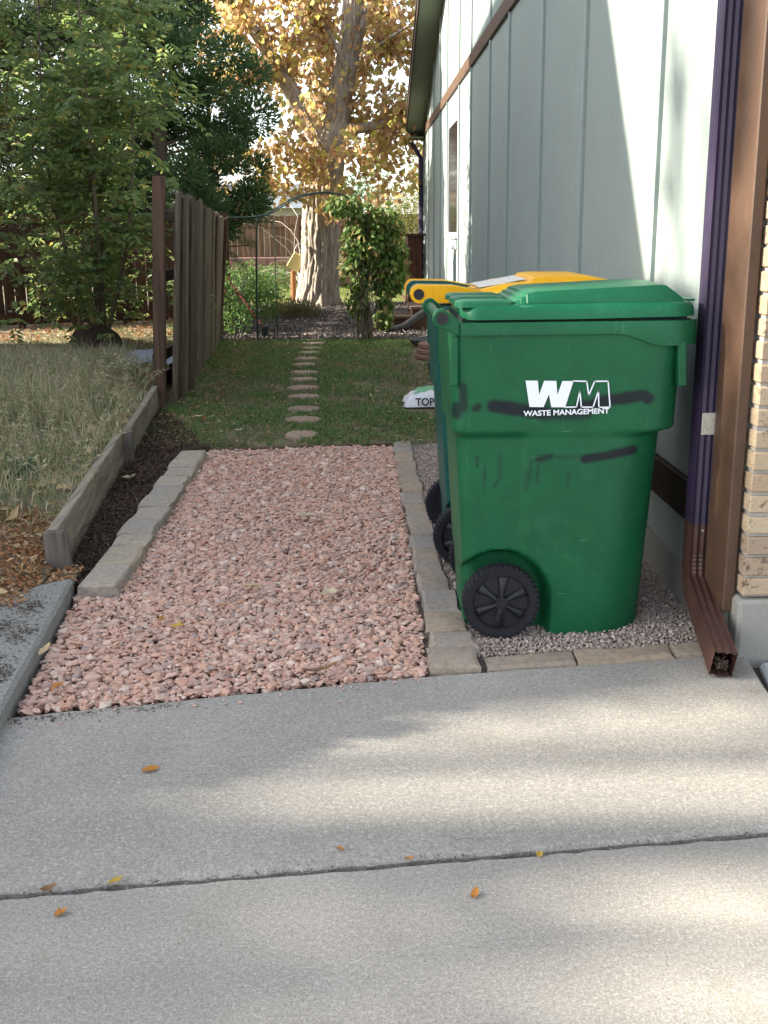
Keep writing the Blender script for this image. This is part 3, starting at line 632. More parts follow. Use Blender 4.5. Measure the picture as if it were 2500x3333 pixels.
def stroke(pts, wd):
    mb = []
    for a, b in zip(pts[:-1], pts[1:]):
        A = Vector(a); Bq = Vector(b); d = (Bq-A).normalized(); n_ = Vector((-d.y, d.x))*wd/2; e_ = d*wd*.4
        mb.append([tuple(A-e_-n_), tuple(Bq+e_-n_), tuple(Bq+e_+n_), tuple(A-e_+n_)])
    return mb
mpts = [Z2(172, 1074), Z2(295, 1076), Z2(318, 1195), Z2(365, 1075), Z2(485, 1073), Z2(512, 1297), Z2(412, 1297), Z2(402, 1158), Z2(360, 1297), Z2(255, 1297), Z2(237, 1160), Z2(212, 1297), Z2(105, 1299), Z2(172, 1074)]
for pl in stroke(mpts, .0042): logo.prism(pl, YL+.0002, YL+.0015, 'y')
lo = logo.build('logo_print', M['white_print'], b1body)
def text(body, size, mat, name, parent, loc, rot, width=None, offset=0.):
    cu = bpy.data.curves.new(name, 'FONT'); cu.body = body; cu.size = size; cu.extrude = .0007; cu.offset = offset
    o = bpy.data.objects.new(name, cu); col.objects.link(o)
    dg = bpy.context.evaluated_depsgraph_get(); me = bpy.data.meshes.new_from_object(o.evaluated_get(dg))
    bpy.data.objects.remove(o); me.materials.clear(); me.materials.append(mat); me.name = name
    if width:
        xs = [v.co.x for v in me.vertices]; k = width/(max(xs)-min(xs)); x0 = min(xs)
        for v in me.vertices: v.co.x = (v.co.x-x0)*k
    return link(name, me, parent, loc, rot)
tp = pw(1706, 1349)
text('WASTE MANAGEMENT', .0245, M['white_print'], 'company_lettering', b1body, (tp[0], YL+.001, tp[1]), (R(90), R(-1.2), 0), .284, .0006)

# ------------------------------------------------------------------ stone edging
def edging_stone(x0, x1, y0, y1, z0, z1, mat, parent):
    def ring(i, z, j):
        xa, xb, ya, yb = x0+i, x1-i, y0+i, y1-i
        base = [(xa, ya), ((xa+xb)/2, ya), (xb, ya), (xb, (ya+yb)/2), (xb, yb), ((xa+xb)/2, yb), (xa, yb), (xa, (ya+yb)/2)]
        return [(x+random.uniform(-j, j), y+random.uniform(-j, j), z+random.uniform(-j, j)*.35) for x, y in base]
    return MB().loft([ring(.003, z0, .004), ring(0, (z0+z1)/2+.012, .007), ring(.004, z1-.006, .008), ring(.014, z1, .007)]).build('edging_stone', mat, parent, smooth=24)
le = empty('stone_edging', (-1.04, 5.4, 0), 'row of tumbled tan paver stones along the left side of the gravel', 'edging', 'stone edgings of the gravel')
def kids(parent, fn):
    o = fn; o.parent = parent; o.location = -Vector(parent.location); return o
y = 3.985; k = 0
for y1 in (4.27, 4.55, 4.74, 5.02, 5.24, 5.47, 5.70, 5.93, 6.16, 6.40, 6.66):
    dx = random.uniform(-.008, .008)
    kids(le, edging_stone(-1.118-(y-4)*.011+dx, -.955-(y-4)*.006+dx*.5, y+.001, y1-.001, -.06, .046+random.uniform(-.004, .004), M['paver'], le)); y = y1
re_ = empty('stone_edging', (.27, 5, 0), 'row of brown paver stones along the right side of the gravel, bending along the driveway', 'edging', 'stone edgings of the gravel')
y = 3.17+.02; k = 0
while y < 6.9:
    L = random.choice((.16, .2, .24, .27)) if k else .17
    y1 = min(y+L, 7.02)
    if 7.02-y1 < .08: y1 = 7.02
    xr = .375-.05*sm(3.2, 4.2, y); dx = random.uniform(-.009, .009)
    kids(re_, edging_stone(.212-(y-3.2)*.004+dx, xr+dx, y+.001, y1-.001, -.05, .017+random.uniform(-.003, .004), M['paver_warm'], re_)); y = y1; k += 1
x = .39
for L in (.30, .33, .18):
    st = edging_stone(x+.001, x+L-.001, 0, .105, -.05, .009, M['paver_warm'], re_)
    for v in st.data.vertices: v.co.y += yf(v.co.x)+.002
    kids(re_, st); x += L
# timber edging with stakes
te = empty('timber_edging', (-1.42, 6.3, 0), 'weathered grey timber board edging held by short stakes', 'edging')
for (ya, yb, zt, off) in ((4.268, 6.474, .195, -.03), (6.522, 8.55, .19, .0)):
    xa, xb = bx(ya), bx(yb); n_ = 16; rings = []
    for i in range(n_+1):
        yy = ya+(yb-ya)*i/n_; xx = bx(yy)+off+random.uniform(-.002, .002); z = zt+random.uniform(-.003, .003)
        rings.append([(xx-.022, yy, -.05), (xx+.022, yy, -.05), (xx+.022, yy, z-.004), (xx+.018, yy, z), (xx-.018, yy, z), (xx-.022, yy, z-.004)])
    kids(te, MB().loft(rings).build('board', M['timber'], te))
for (yy, tilt, sx_) in ((4.24, -2.5, -1.243), (6.498, 1, -1.448)):
    Mx = Matrix.Translation((sx_, yy, -.05)) @ Matrix.Rotation(R(tilt), 4, 'Y')
    kids(te, MB().cbox((-.048, -.021, 0), (.048, .021, .252), .006, Mx).build('stake', M['stake'], te))
es = MB(); Mx = Matrix.Translation((-.97, 6.86, 0)) @ Matrix.Rotation(math.atan2(.10, 1.17), 4, 'Z')
tag(es.cbox((0, -.018, -.08), (1.175, .018, .012), .004, Mx).build('edging_strip', M['step']), 'thin wooden strip between the gravel and the lawn', 'edging')

# ------------------------------------------------------------------ gravel
def hull_templates(n, npts, flat=.7, seed=1):
    r_ = np.random.default_rng(seed); out = []
    for i in range(n):
        bm = bmesh.new(); pts = r_.normal(size=(npts, 3)); pts /= np.linalg.norm(pts, axis=1)[:, None]
        pts *= np.array([1., r_.uniform(.65, .95), r_.uniform(flat*.75, flat*1.1)])*r_.uniform(.82, 1.05, (npts, 1))
        for q_ in pts: bm.verts.new(q_)
        res = bmesh.ops.convex_hull(bm, input=bm.verts[:]); bmesh.ops.delete(bm, geom=[g for g in res['geom_interior'] if isinstance(g, bmesh.types.BMVert)], context='VERTS')
        bmesh.ops.triangulate(bm, faces=bm.faces[:]); bm.verts.index_update()
        out.append((np.array([v.co[:] for v in bm.verts]), np.array([[v.index for v in f.verts] for f in bm.faces]))); bm.free()
    return out
def rots(n, tilt=.6):
    a = rng.uniform(0, 2*np.pi, n); b = rng.normal(0, tilt, n); c_ = rng.normal(0, tilt, n)
    ca, sa, cb, sb, cc, s3 = np.cos(a), np.sin(a), np.cos(b), np.sin(b), np.cos(c_), np.sin(c_); o_ = np.zeros(n); i_ = np.ones(n)
    Rz = np.stack([np.stack([ca, -sa, o_], 1), np.stack([sa, ca, o_], 1), np.stack([o_, o_, i_], 1)], 1)
    Ry = np.stack([np.stack([cb, o_, sb], 1), np.stack([o_, i_, o_], 1), np.stack([-sb, o_, cb], 1)], 1)
    Rx = np.stack([np.stack([i_, o_, o_], 1), np.stack([o_, cc, -s3], 1), np.stack([o_, s3, cc], 1)], 1)
    return Rz @ Ry @ Rx
def scatter(tmpl, P, S_, Rm):
    which = rng.integers(0, len(tmpl), len(P)); Vs = []; Fs = []; b = 0
    for k, (tv, tf) in enumerate(tmpl):
        idx = np.where(which == k)[0]
        if not len(idx): continue
        v = np.einsum('nij,kj->nki', Rm[idx], tv)*S_[idx][:, None, None]+P[idx][:, None, :]
        f = tf[None]+(np.arange(len(idx))*len(tv))[:, None, None]+b
        Vs.append(v.reshape(-1, 3)); Fs.append(f.reshape(-1, 3)); b += len(idx)*len(tv)
    return np.concatenate(Vs), np.concatenate(Fs)
def inpoly(P, poly):
    x, y = P[:, 0], P[:, 1]; r_ = np.zeros(len(P), bool); n = len(poly)
    for i in range(n):
        x0, y0 = poly[i]; x1, y1 = poly[(i+1) % n]
        c_ = ((y0 > y) != (y1 > y)) & (x < (x1-x0)*(y-y0)/(y1-y0+1e-12)+x0); r_ ^= c_
    return r_
GP = [(-1.025, 2.945), (.195, 3.18), (.205, 6.93), (-.985, 6.84), (-.96, 3.97), (-1.12, 4.02)]
def grid(x0, x1, y0, y1, d, z, j=.5):
    xs = np.arange(x0, x1, d); yy = np.arange(y0, y1, d*.87); X_, Y_ = np.meshgrid(xs, yy); X_ = X_+(np.arange(len(yy)) % 2)[:, None]*d/2
    P = np.stack([X_.ravel(), Y_.ravel(), np.full(X_.size, z)], 1); P[:, :2] += rng.uniform(-j*d, j*d, (len(P), 2)); return P
T1 = hull_templates(28, 13, .48, 3)
Pa = grid(-1.15, .25, 2.9, 6.98, .0225, -.012); Pb = grid(-1.15, .25, 2.9, 6.98, .027, .004, .7)
Pb[:, 2] += rng.uniform(-.006, .005, len(Pb)); Pc = grid(-1.15, .25, 2.9, 6.98, .019, -.001, .8); P = np.concatenate([Pa, Pb, Pc]); P = P[inpoly(P, GP)]
S_ = np.clip(rng.lognormal(np.log(.0142), .36, len(P)), .009, .034); P[:, 2] += .004*np.sin(P[:, 0]*7)*np.cos(P[:, 1]*5)
P[:, 2] = np.minimum(P[:, 2], .020-S_*.55); Rm = rots(len(P), .30)
show = S_/np.maximum(.5, P[:, 1])*np.where(P[:, 2] > -.008, 1, .3); near = np.zeros(len(P), bool); near[np.argsort(-show)[:300]] = True
V, F = scatter(T1, P[~near], S_[~near], Rm[~near])
o = link('gravel', npmesh('gravel', V, F, M['gravel']), gb); o['kind'] = 'stuff'
tme = [npmesh('stone', tv, tf, M['gravel']) for tv, tf in T1]
for n_, i in enumerate(np.where(near)[0]):
    e_ = Matrix(Rm[i].tolist()).to_euler(); link('stone', tme[n_ % len(tme)], gb, P[i], e_, (S_[i],)*3)
T2 = hull_templates(10, 10, .8, 5)
P = np.concatenate([grid(.2, 1.22, 3.2, 7.0, .0105, -.006), grid(.2, 1.22, 3.2, 7.0, .014, 0, .7)])
keep = inpoly(P, [(.36, 3.33), (.7, 3.335), (1.195, 3.42), (1.195, 7.0), (.3, 7.0), (.31, 4.3)]) & ~((P[:, 0] > .52) & (P[:, 0] < .92) & (P[:, 1] > 3.62) & (P[:, 1] < 4.80))
keep &= (P[:, 1] < 5.0) | (P[:, 0] < .55); P = P[keep]
P[:, 2] += rng.uniform(-.003, .003, len(P)); S_ = np.clip(rng.lognormal(np.log(.0066), .22, len(P)), .004, .011)
V, F = scatter(T2, P, S_, rots(len(P), .6)); o = link('pea_gravel', npmesh('pea_gravel', V, F, M['pea']), pb); o['kind'] = 'stuff'

# ------------------------------------------------------------------ flat chips, blades and leaves in bulk
def unit(v): return v/np.maximum(1e-9, np.linalg.norm(v, axis=-1, keepdims=True))
def leafcloud(name, P, D, L, Wd, mat, fold=.25, up=None, kind='stuff', parent=None):
    """one folded 4-point leaf per row: base P, direction D, length L, width Wd"""
    n = len(P); D = unit(D); rnd = rng.normal(size=(n, 3)) if up is None else up
    s_ = unit(np.cross(D, rnd)); nn = np.cross(s_, D)
    L = np.broadcast_to(np.asarray(L, float), (n,))[:, None]; Wd = np.broadcast_to(np.asarray(Wd, float), (n,))[:, None]
    mid = P+D*L*.45
    V = np.stack([P, mid+s_*Wd/2+nn*Wd*fold, P+D*L, mid-s_*Wd/2+nn*Wd*fold], 1).reshape(-1, 3)
    i = np.arange(n)[:, None]*4; F = np.concatenate([i+np.array([[0, 1, 2]]), i+np.array([[0, 2, 3]])])
    o = link(name, npmesh(name, V, F, mat), parent)
    if kind: o['kind'] = kind
    return o
def onball(n): return unit(rng.normal(size=(n, 3)))
def blades(name, P, H, Wd, mat, lean=.5, parent=None, kind='stuff', bend=.4):
    n = len(P); a = rng.uniform(0, 2*np.pi, n); d = np.stack([np.cos(a), np.sin(a), np.zeros(n)], 1); s_ = np.stack([-np.sin(a), np.cos(a), np.zeros(n)], 1)
    H = np.broadcast_to(np.asarray(H, float), (n,))[:, None]; Wd = np.broadcast_to(np.asarray(Wd, float), (n,))[:, None]; ln = np.abs(rng.normal(0, lean, (n, 1)))
    z = np.array([[0, 0, 1.]]); p1 = P+z*H*.55+d*H*ln*.35; p2 = P+z*H*(1-ln*.35).clip(.15)+d*H*ln*(.8+bend)
    V = np.stack([P-s_*Wd/2, P+s_*Wd/2, p1-s_*Wd*.4, p1+s_*Wd*.4, p2], 1).reshape(-1, 3); i = np.arange(n)[:, None]*5
    F = np.concatenate([i+np.array([[0, 1, 3]]), i+np.array([[0, 3, 2]]), i+np.array([[2, 3, 4]])])
    o = link(name, npmesh(name, V, F, mat), parent)
    if kind: o['kind'] = kind
    return o
def vnoise(x, y, s=1., seed=0):
    return .5+.25*(np.sin(x*2.1*s+seed)+np.sin(y*1.7*s+1.3*seed+np.sin(x*1.1*s))) * .7+.15*np.sin(x*5.3*s+y*4.1*s+seed)
# lawn
n = 85000; yy = 6.92+(13.95-6.92)*rng.uniform(0, 1, n)**1.25; xx = rng.uniform(-1.95, WX, n)
dens = .55*vnoise(xx, yy, 1.3, 2)+.45*vnoise(xx*2.7+3, yy*2.2, 1.6, 7)-.28*np.clip((xx-.1)/.9, 0, 1)+.25*np.clip((yy-11)/2, 0, 1)-.25*np.clip((7.6-yy)/.7, 0, 1)+.12*(xx < -.6)
k_ = rng.uniform(0, 1, n) < np.clip((dens-.22)*1.7, .05, 1); k_ &= xx > -1.57-(yy-8.6)*.06
P = np.stack([xx, yy, np.full(n, -.004)], 1)[k_]; SPX = np.array([(-.42, 7.3), (-.434, 7.91), (-.452, 8.4), (-.492, 9.06), (-.519, 9.6), (-.547, 10.16), (-.563, 10.67), (-.594, 11.31), (-.596, 11.86), (-.592, 12.45), (-.586, 12.95), (-.586, 13.49)])
P = P[(np.min(np.linalg.norm(P[:, None, :2]-SPX[None], axis=2), 1) > .115) & ~((P[:, 0] > .33) & (P[:, 1] > 8.25) & (P[:, 1] < 8.9))]; n = len(P)
blades('lawn_grass', P, rng.uniform(.02, .065, n), rng.uniform(.005, .010, n), M['grass'], 1.1)
# dry leaves scattered in the lawn
n = 6500; P = np.stack([rng.uniform(-1.7, 1.1, n), rng.uniform(6.95, 13.9, n), rng.uniform(.008, .035, n)], 1); D = onball(n); D[:, 2] *= .25
k_ = ~((P[:, 0] > .28) & (np.abs(P[:, 1]-8.6) < .3)) & (rng.uniform(0, 1, n) < 2); k_ &= rng.uniform(0, 1, n) < np.where((P[:, 0] < -1.0-(P[:, 1]-8.6)*.06), 1., .35)
leafcloud('fallen_leaf_scatter', P[k_], D[k_], rng.uniform(.015, .05, n)[k_], rng.uniform(.01, .03, n)[k_], M['litter'], .1, np.tile([0, 0, 1.], (k_.sum(), 1)))
# dark mulch
P = grid(-1.75, -.9, 4.05, 9.0, .013, .0); P = P[inpoly(P, [(-1.215, 4.12), (-1.125, 4.0), (-1.135, 6.75), (-1.0, 6.9), (-1.25, 7.6), (-1.62, 8.6)])]
P = np.concatenate([P, P+rng.normal(0, .008, P.shape)]); n = len(P); D = onball(n); D[:, 2] *= .35; P[:, 2] = rng.uniform(0, .022, n)
leafcloud('mulch_chips', P, D, rng.uniform(.015, .065, n), rng.uniform(.003, .010, n), M['chip'], .3, np.tile([0, 0, 1.], (n, 1))+rng.normal(0, .4, (n, 3)), parent=mb_)
# grey bark mulch by the cottonwood
n = 16000; yy = 14.0+(21-14)*rng.uniform(0, 1, n)**1.6; P = np.stack([rng.uniform(-2.5, 1.1, n), yy, rng.uniform(.004, .03, n)], 1); D = onball(n); D[:, 2] *= .3
leafcloud('bark_mulch', P, D, rng.uniform(.03, .09, n), rng.uniform(.012, .03, n), M['chip_grey'], .3, np.tile([0, 0, 1.], (n, 1))+rng.normal(0, .35, (n, 3)), parent=mg)
# back lawn, sunlit
n = 14000; P = np.stack([rng.uniform(-4, 3.5, n), rng.uniform(20.5, 29, n), np.zeros(n)], 1); blades('back_lawn_grass', P, rng.uniform(.03, .09, n), .012, M['grass_sun'], .6)
# dry grass in the yard
def yardpts(n, x0, x1, y0, y1):
    P = np.stack([rng.uniform(x0, x1, n), rng.uniform(y0, y1, n), np.zeros(n)], 1)
    e_ = np.array([edge(v) for v in P[:, 1]]); P = P[P[:, 0] < e_-.03]; P[:, 2] = [yardz(a, b)-.005 for a, b in P[:, :2]]; return P
P = yardpts(36000, -3.9, -1.2, 4.65, 12.6); k_ = rng.uniform(0, 1, len(P)) < np.clip(vnoise(P[:, 0], P[:, 1], 1.5, 5)*1.2-.45*np.clip((P[:, 0]+1.9)/.5, 0, 1)*(P[:, 1] > 7.5), .05, 1); P = P[k_]; n = len(P)
tall = np.clip(vnoise(P[:, 0], P[:, 1], 1.1, 1), .2, 1)*np.clip((12.4-P[:, 1])/3, .3, 1)*np.clip((P[:, 1]-4.2)/1.2, .35, 1)*np.clip((-1.25-(P[:, 1]-4.2)*.09-P[:, 0])/.5, .3, 1)
blades('dry_grass', P, rng.uniform(.14, .50, n)*tall+.04, rng.uniform(.0035, .007, n), M['dry'], .8)
P = yardpts(20000, -4.2, -1.25, 4.5, 14.0); n = len(P); blades('green_grass_tufts', P, rng.uniform(.03, .13, n)*np.clip(vnoise(P[:, 0], P[:, 1], 2, 9), .15, 1), .0055, M['grass'], .7)
# long seed stalks
P = yardpts(900, -3.4, -1.3, 4.75, 9.8); mbs = MB()
heads = []
for q_ in P[:760]:
    a = random.uniform(0, 6.28); h = random.uniform(.16, .38)*(1 if q_[1] < 8.6 else .7); l = random.uniform(.05, .3)
    tip = Vector((q_[0]+math.cos(a)*l, q_[1]+math.sin(a)*l, q_[2]+h)); mid = Vector(q_)*.5+tip*.5+Vector((0, 0, h*.15))
    mbs.tube([q_, mid, tip], [.0021, .0017, .0011], 3, False)
    for k in range(9): heads.append((tip-(tip-mid)*random.uniform(0, .8), random.gauss(0, 1), random.gauss(0, 1), random.gauss(-.2, .5)))
o = mbs.build('grass_stalks', M['dry']); o['kind'] = 'stuff'
leafcloud('grass_seed_heads', np.array([list(h[0]) for h in heads]), np.array([h[1:] for h in heads]), .034, .008, M['dry'])
# leaf litter
def litter(name, n, x0, x1, y0, y1, L, cols, z=.012, poly=None):
    P = yardpts(n, x0, x1, y0, y1)
    if poly: P = P[inpoly(P, poly)]
    n = len(P); P[:, 2] += rng.uniform(.004, z+.015, n); D = onball(n); D[:, 2] *= .35
    return leafcloud(name, P, D, rng.uniform(L[0], L[1], n), rng.uniform(L[0], L[1], n)*.55, cols, .25, np.tile([0, 0, 1.], (n, 1))+rng.normal(0, .5, (n, 3)))
litter('orange_leaf_litter', 12000, -2.3, -1.2, 3.7, 5.1, (.014, .034), M['litter'], .02, [(-2.3, 3.7), (-1.2, 3.7), (-1.24, 4.6), (-1.5, 4.85), (-2.3, 5.0)])
litter('tan_leaf_litter', 420, -1.9, -1.2, 4.0, 7.4, (.04, .085), M['leaf_tan'], .02, [(-1.55, 4.0), (-1.2, 4.0), (-1.45, 7.4), (-1.9, 7.4)])
litter('dry_leaf_litter', 3800, -4.5, -1.5, 8.5, 15.5, (.03, .08), M['litter'], .03)
n = 240; P = np.stack([rng.uniform(-1.38, -1.15, n), rng.uniform(3.95, 4.25, n), rng.uniform(.04, .06, n)], 1); D = onball(n); D[:, 2] *= .3; leafcloud('leaf_scatter', P, D, rng.uniform(.015, .04, n), .015, M['litter'], .25, np.tile([0, 0, 1.], (n, 1))+rng.normal(0, .4, (n, 3)))
# mulch crumbs on the concrete walk
n = 900; cc_ = np.array([(-1.21, 3.72), (-1.16, 3.45), (-1.26, 3.5), (-1.13, 3.1), (-1.2, 3.2)])[rng.integers(0, 5, n)]
P = np.concatenate([cc_+rng.normal(0, .05, (n, 2))*np.array([.55, 1]), np.full((n, 1), .062)], 1); k_ = inpoly(P, [(-1.16, 4.0), (-1.06, 2.85), (-1.4, 2.85), (-1.4, 3.72)]); P = P[k_]; n = len(P)
D = onball(n); D[:, 2] *= .15; leafcloud('walk_crumbs', P, D, rng.uniform(.005, .022, n), rng.uniform(.003, .008, n), M['chip'], .2, np.tile([0, 0, 1.], (n, 1)))
n = 190; tt = rng.uniform(0, 1, n)**1.4; P = np.stack([-1.06+tt*.5, 2.90+tt*.09-np.abs(rng.normal(0, .025, n)), np.full(n, .004)], 1); D = onball(n); D[:, 2] *= .15
leafcloud('driveway_crumbs', P, D, rng.uniform(.004, .018, n), rng.uniform(.002, .006, n), M['chip'], .2, np.tile([0, 0, 1.], (n, 1)))
n = 420; xs_ = rng.uniform(-1.0, 1.2, n); P = np.stack([xs_, jy(xs_)+rng.normal(0, .006, n), rng.uniform(-.018, .001, n)], 1); D = onball(n); D[:, 2] *= .3
leafcloud('joint_debris', P, D, rng.uniform(.004, .02, n), rng.uniform(.002, .007, n), M['chip_grey'], .3)
n = 34; xs_ = rng.uniform(-1., .2, n); P = np.stack([xs_, np.array([yf(v) for v in xs_])-np.abs(rng.normal(0, .05, n))-.01, np.full(n, .005)], 1)
V, F = scatter(T1, P, rng.uniform(.004, .009, n), rots(n, .3)); o = link('stray_gravel', npmesh('stray_gravel', V, F, M['gravel'])); o['kind'] = 'stuff'
# single fallen leaves
def leaf(x, y, z, L, Wd, mat, label, rot=None, curl=None):
    curl = random.uniform(.1, .9) if curl is None else curl; twist = random.uniform(-.5, .5)
    t_ = np.linspace(0, 1, 7); V = []; F = []
    for i, t in enumerate(t_):
        w_ = Wd*math.sin(math.pi*min(1, t*1.02))**.8*.5*(1 if t < .99 else .1); zz = curl*L*(t-.4)**2
        w_ *= random.uniform(.82, 1.12); V += [(t*L-L/2, -w_+twist*L*(t-.5)**2, zz+w_*random.uniform(.2, .7)), (t*L-L/2, twist*L*(t-.5)**2, zz), (t*L-L/2, w_+twist*L*(t-.5)**2, zz+w_*random.uniform(.2, .8))]
        if i: b = (i-1)*3; F += [(b, b+1, b+4, b+3), (b+1, b+2, b+5, b+4)]
    return tag(link('fallen_leaf', npmesh('fallen_leaf', V, F, mat, True), None, (x, y, z+.003), (random.uniform(-.15, .15), random.uniform(-.15, .15), random.uniform(0, 6.28) if rot is None else rot)), label, 'leaf', 'fallen leaves lying singly')
LO, LT, LY, LP, LB = M['leaf_orange'], M['leaf_tan'], M['leaf_yellow'], M['leaf_pale'], M['leaf_brown']
for a in [(-.569, 2.571, .002, .05, .024, LO, 'large orange leaf on the shaded concrete above the driveway joint', .35), (-.551, 2.072, .002, .042, .02, LY, 'yellow leaf lying across the driveway joint at the left', .9),
          (-.69, 2.05, .0, .04, .02, LB, 'crumpled brown leaf caught in the left end of the driveway joint', .2), (-.642, 1.964, 0, .03, .021, LO, 'small orange leaf just below the left end of the joint', .5),
          (-.064, 2.18, .002, .026, .012, LO, 'small orange leaf just above the middle of the joint', -.8), (.092, 2.136, 0, .026, .012, LO, 'slim orange leaf lying in the driveway joint right of the middle', .1),
          (.224, 1.997, 0, .034, .017, LO, 'orange leaf alone on the front slab below the joint', 1.1), (.386, 2.143, 0, .024, .018, LY, 'tiny pale yellow leaf below the joint on the right', 1.4),
          (-.269, 5.047, .024, .085, .05, LP, 'pale leaf resting on the far half of the pink gravel', .2), (-.438, 3.991, .026, .075, .045, LT, 'tan leaf on the pink gravel left of the middle', -.3),
          (-.137, 3.899, .026, .07, .05, LP, 'pale greenish leaf on the gravel near the right edging', .5), (-.727, 3.641, .026, .05, .028, LO, 'orange leaf standing among the pink stones near the walk', 1.2),
          (-.658, 3.569, .026, .05, .03, LY, 'yellow leaf next to an orange one on the pink gravel', .1), (-.145, 3.16, .022, .13, .035, LB, 'long curled brown leaf at the front edge of the gravel', .15),
          (-.946, 3.074, .022, .055, .03, LO, 'orange leaf in the front left corner of the gravel', .9), (-1.355, 3.80, .075, .085, .05, LT, 'large tan leaf on the back edge of the concrete walk', .1),
          (-1.32, 5.95, .024, .085, .065, LP, 'pale leaf alone on the dark bark mulch', .3), (-1.045, 3.30, .05, .08, .03, LT, 'tan leaf propped against the side of the concrete walk', 1.4),
          (-.52, 3.78, .026, .05, .025, LO, 'small orange leaf between stones left of the tan leaf', -.5), (-.86, 7.45, .02, .06, .035, LP, 'whitish leaf on the front of the lawn by the mulch', 0),
          (-1.22, 8.0, .03, .07, .035, LP, 'white curled leaf on the lawn near the fence post', .6), (-.2, 4.25, .026, .05, .02, LB, 'brown leaf on the gravel behind the pale one', .7)]:
    leaf(*a[:8])
    if a[6]: pass
# stepping stones
ords = 'first second third fourth fifth sixth seventh eighth ninth tenth eleventh twelfth thirteenth'.split()
sp = [(-.42, 7.3), (-.434, 7.91), (-.452, 8.4), (-.492, 9.06), (-.519, 9.6), (-.547, 10.16), (-.563, 10.67), (-.594, 11.31), (-.596, 11.86), (-.592, 12.45), (-.586, 12.95), (-.586, 13.49), (-.637, 14.02)]
def stepping(x, y, r, label, group):
    n = 18; ph = random.uniform(0, 6); rr = [r*(1+.08*math.sin(2*a+ph)+random.uniform(-.09, .09)) for a in np.linspace(0, 2*math.pi, n, endpoint=False)]
    rg = [[(rr[k]*f*math.cos(2*math.pi*k/n), rr[k]*f*math.sin(2*math.pi*k/n)*1.05, z) for k in range(n)] for f, z in ((1, -.03), (1.0, .012), (.95, .021), (.6, .022))]
    o = MB().loft(rg).build('stepping_stone', M['flag'], None, smooth=50); o.location = (x, y, 0); return tag(o, label, 'stepping stone', group)
for i, (x, y) in enumerate(sp): stepping(x, y, .13, f'flat reddish stepping stone in the lawn, {ords[i]} from the gravel', 'stepping stones through the lawn')
for i, (x, y) in enumerate([(-.62, 14.84), (-.58, 15.47), (-.51, 16.47), (-.43, 17.33), (-.33, 18.08), (-.26, 18.8)]):
    stepping(x, y, .19, f'flat stepping stone in the bark mulch, {ords[i]} beyond the lawn', 'stepping stones through the mulch')

# ------------------------------------------------------------------ fences
fn = empty('wooden_fence', (-1.62, 8.6, 0), 'weathered grey picket fence leaning towards the lawn, with a tall brown end post', 'fence', 'wooden fences')
fo = Vector(fn.location)
def fl(y): return -1.525-(y-8.65)*.052 if y > 9.6 else -1.53+(y-8.65)*.02-.0*(y)   # line of picket feet
Mx = Matrix.Translation((0, 0, -.05)) @ Matrix.Rotation(R(3.3), 4, 'Y')
MB().cbox((-.045, -.045, 0), (.045, .045, 1.835), .004, Mx).build('post', M['post'], fn)
y = 8.68; i = 0
while y < 14.0:
    wd = random.uniform(.132, .142); H = 1.70-.028*(y-8.65)+random.uniform(-.03, .025); lean = 3.35+random.uniform(-1.1, 1.1)+(2.6*sm(12.9, 13.9, y))
    Mx = Matrix.Translation((fl(y)+random.uniform(-.004, .004)-fo.x, y-fo.y, random.uniform(-.02, .02))) @ Matrix.Rotation(R(lean), 4, 'Y') @ Matrix.Rotation(R(random.uniform(-1.2, 1.2)), 4, 'X') @ Matrix.Rotation(R(random.uniform(-4, 3)), 4, 'Z')
    t_ = .019
    ob = MB().prism([(0, 0), (wd, 0), (wd, H-.022), (wd-.025, H), (.025, H), (0, H-.022)], -t_/2, t_/2, 'x')
    ob.v = [tuple(Mx @ Vector(v)) for v in ob.v]
    ob.build('picket', M['picket_dark'] if (y > 13.55 or random.random() < .05) else M['picket'], fn); y += wd+random.uniform(.002, .009); i += 1
for z in (.38, 1.02, 1.50):
    dx = z*math.tan(R(3.3))
    MB().cbox((-.066+dx, .055, z-.045), (-.028+dx, 1.06, z+.045), .003).build('rail', M['picket'], fn)
    Mr = Matrix.Translation((-.04+dx, 1.07, 0)) @ Matrix.Rotation(R(3.1), 4, 'Z'); MB().cbox((-.026, 0, z-.045), (.012, 4.3, z+.045), .003, Mr).build('rail', M['picket'], fn)
for yy in (11.4, 13.9): MB().cbox((-.15-(yy-9)*.052, yy-fo.y-.045, -.05), (-.065-(yy-9)*.052, yy-fo.y+.045, 1.62), .004).build('post', M['picket'], fn)
def board_fence(name, A, B, zt, zb, bw_, gap, mat, label, cat, railside=0, rails=(), posts=0, jitter=.01, brace=None, th=.018):
    A = Vector(A); B = Vector(B); d = B-A; L = d.length; ang = math.atan2(d.y, d.x)
    t = empty(name, (A.x, A.y, A.z), label, cat, 'wooden fences'); t.rotation_euler = (0, 0, ang)
    x = 0
    while x < L:
        z1 = zt+random.uniform(-jitter, jitter)
        MB().cbox((x, -th/2, zb+random.uniform(0, .015)), (x+bw_-random.uniform(0, .004), th/2, z1), .002).build('board', mat, t); x += bw_+gap*random.uniform(.3, 1.7)
    for (z, h) in rails: MB().cbox((0, -th/2-.04, z-h/2), (L, -th/2-.001, z+h/2), .003).build('rail', mat, t)
    for k in range(posts+1 if posts else 0): MB().cbox((L*k/posts-.045, -th/2-.131, -.1), (L*k/posts+.045, -th/2-.042, zt-.03), .004).build('post', mat, t)
    if brace:
        (xa, za), (xb, zb2) = brace; dd = Vector((xb-xa, 0, zb2-za)); Mx = Matrix.Translation((xa, -th/2-.02, za)) @ Matrix.Rotation(-math.atan2(dd.z, dd.x), 4, 'Y')
        MB().cbox((0, -.018, -.035), (dd.length, .018, .035), .003, Mx).build('brace', mat, t)
    return t
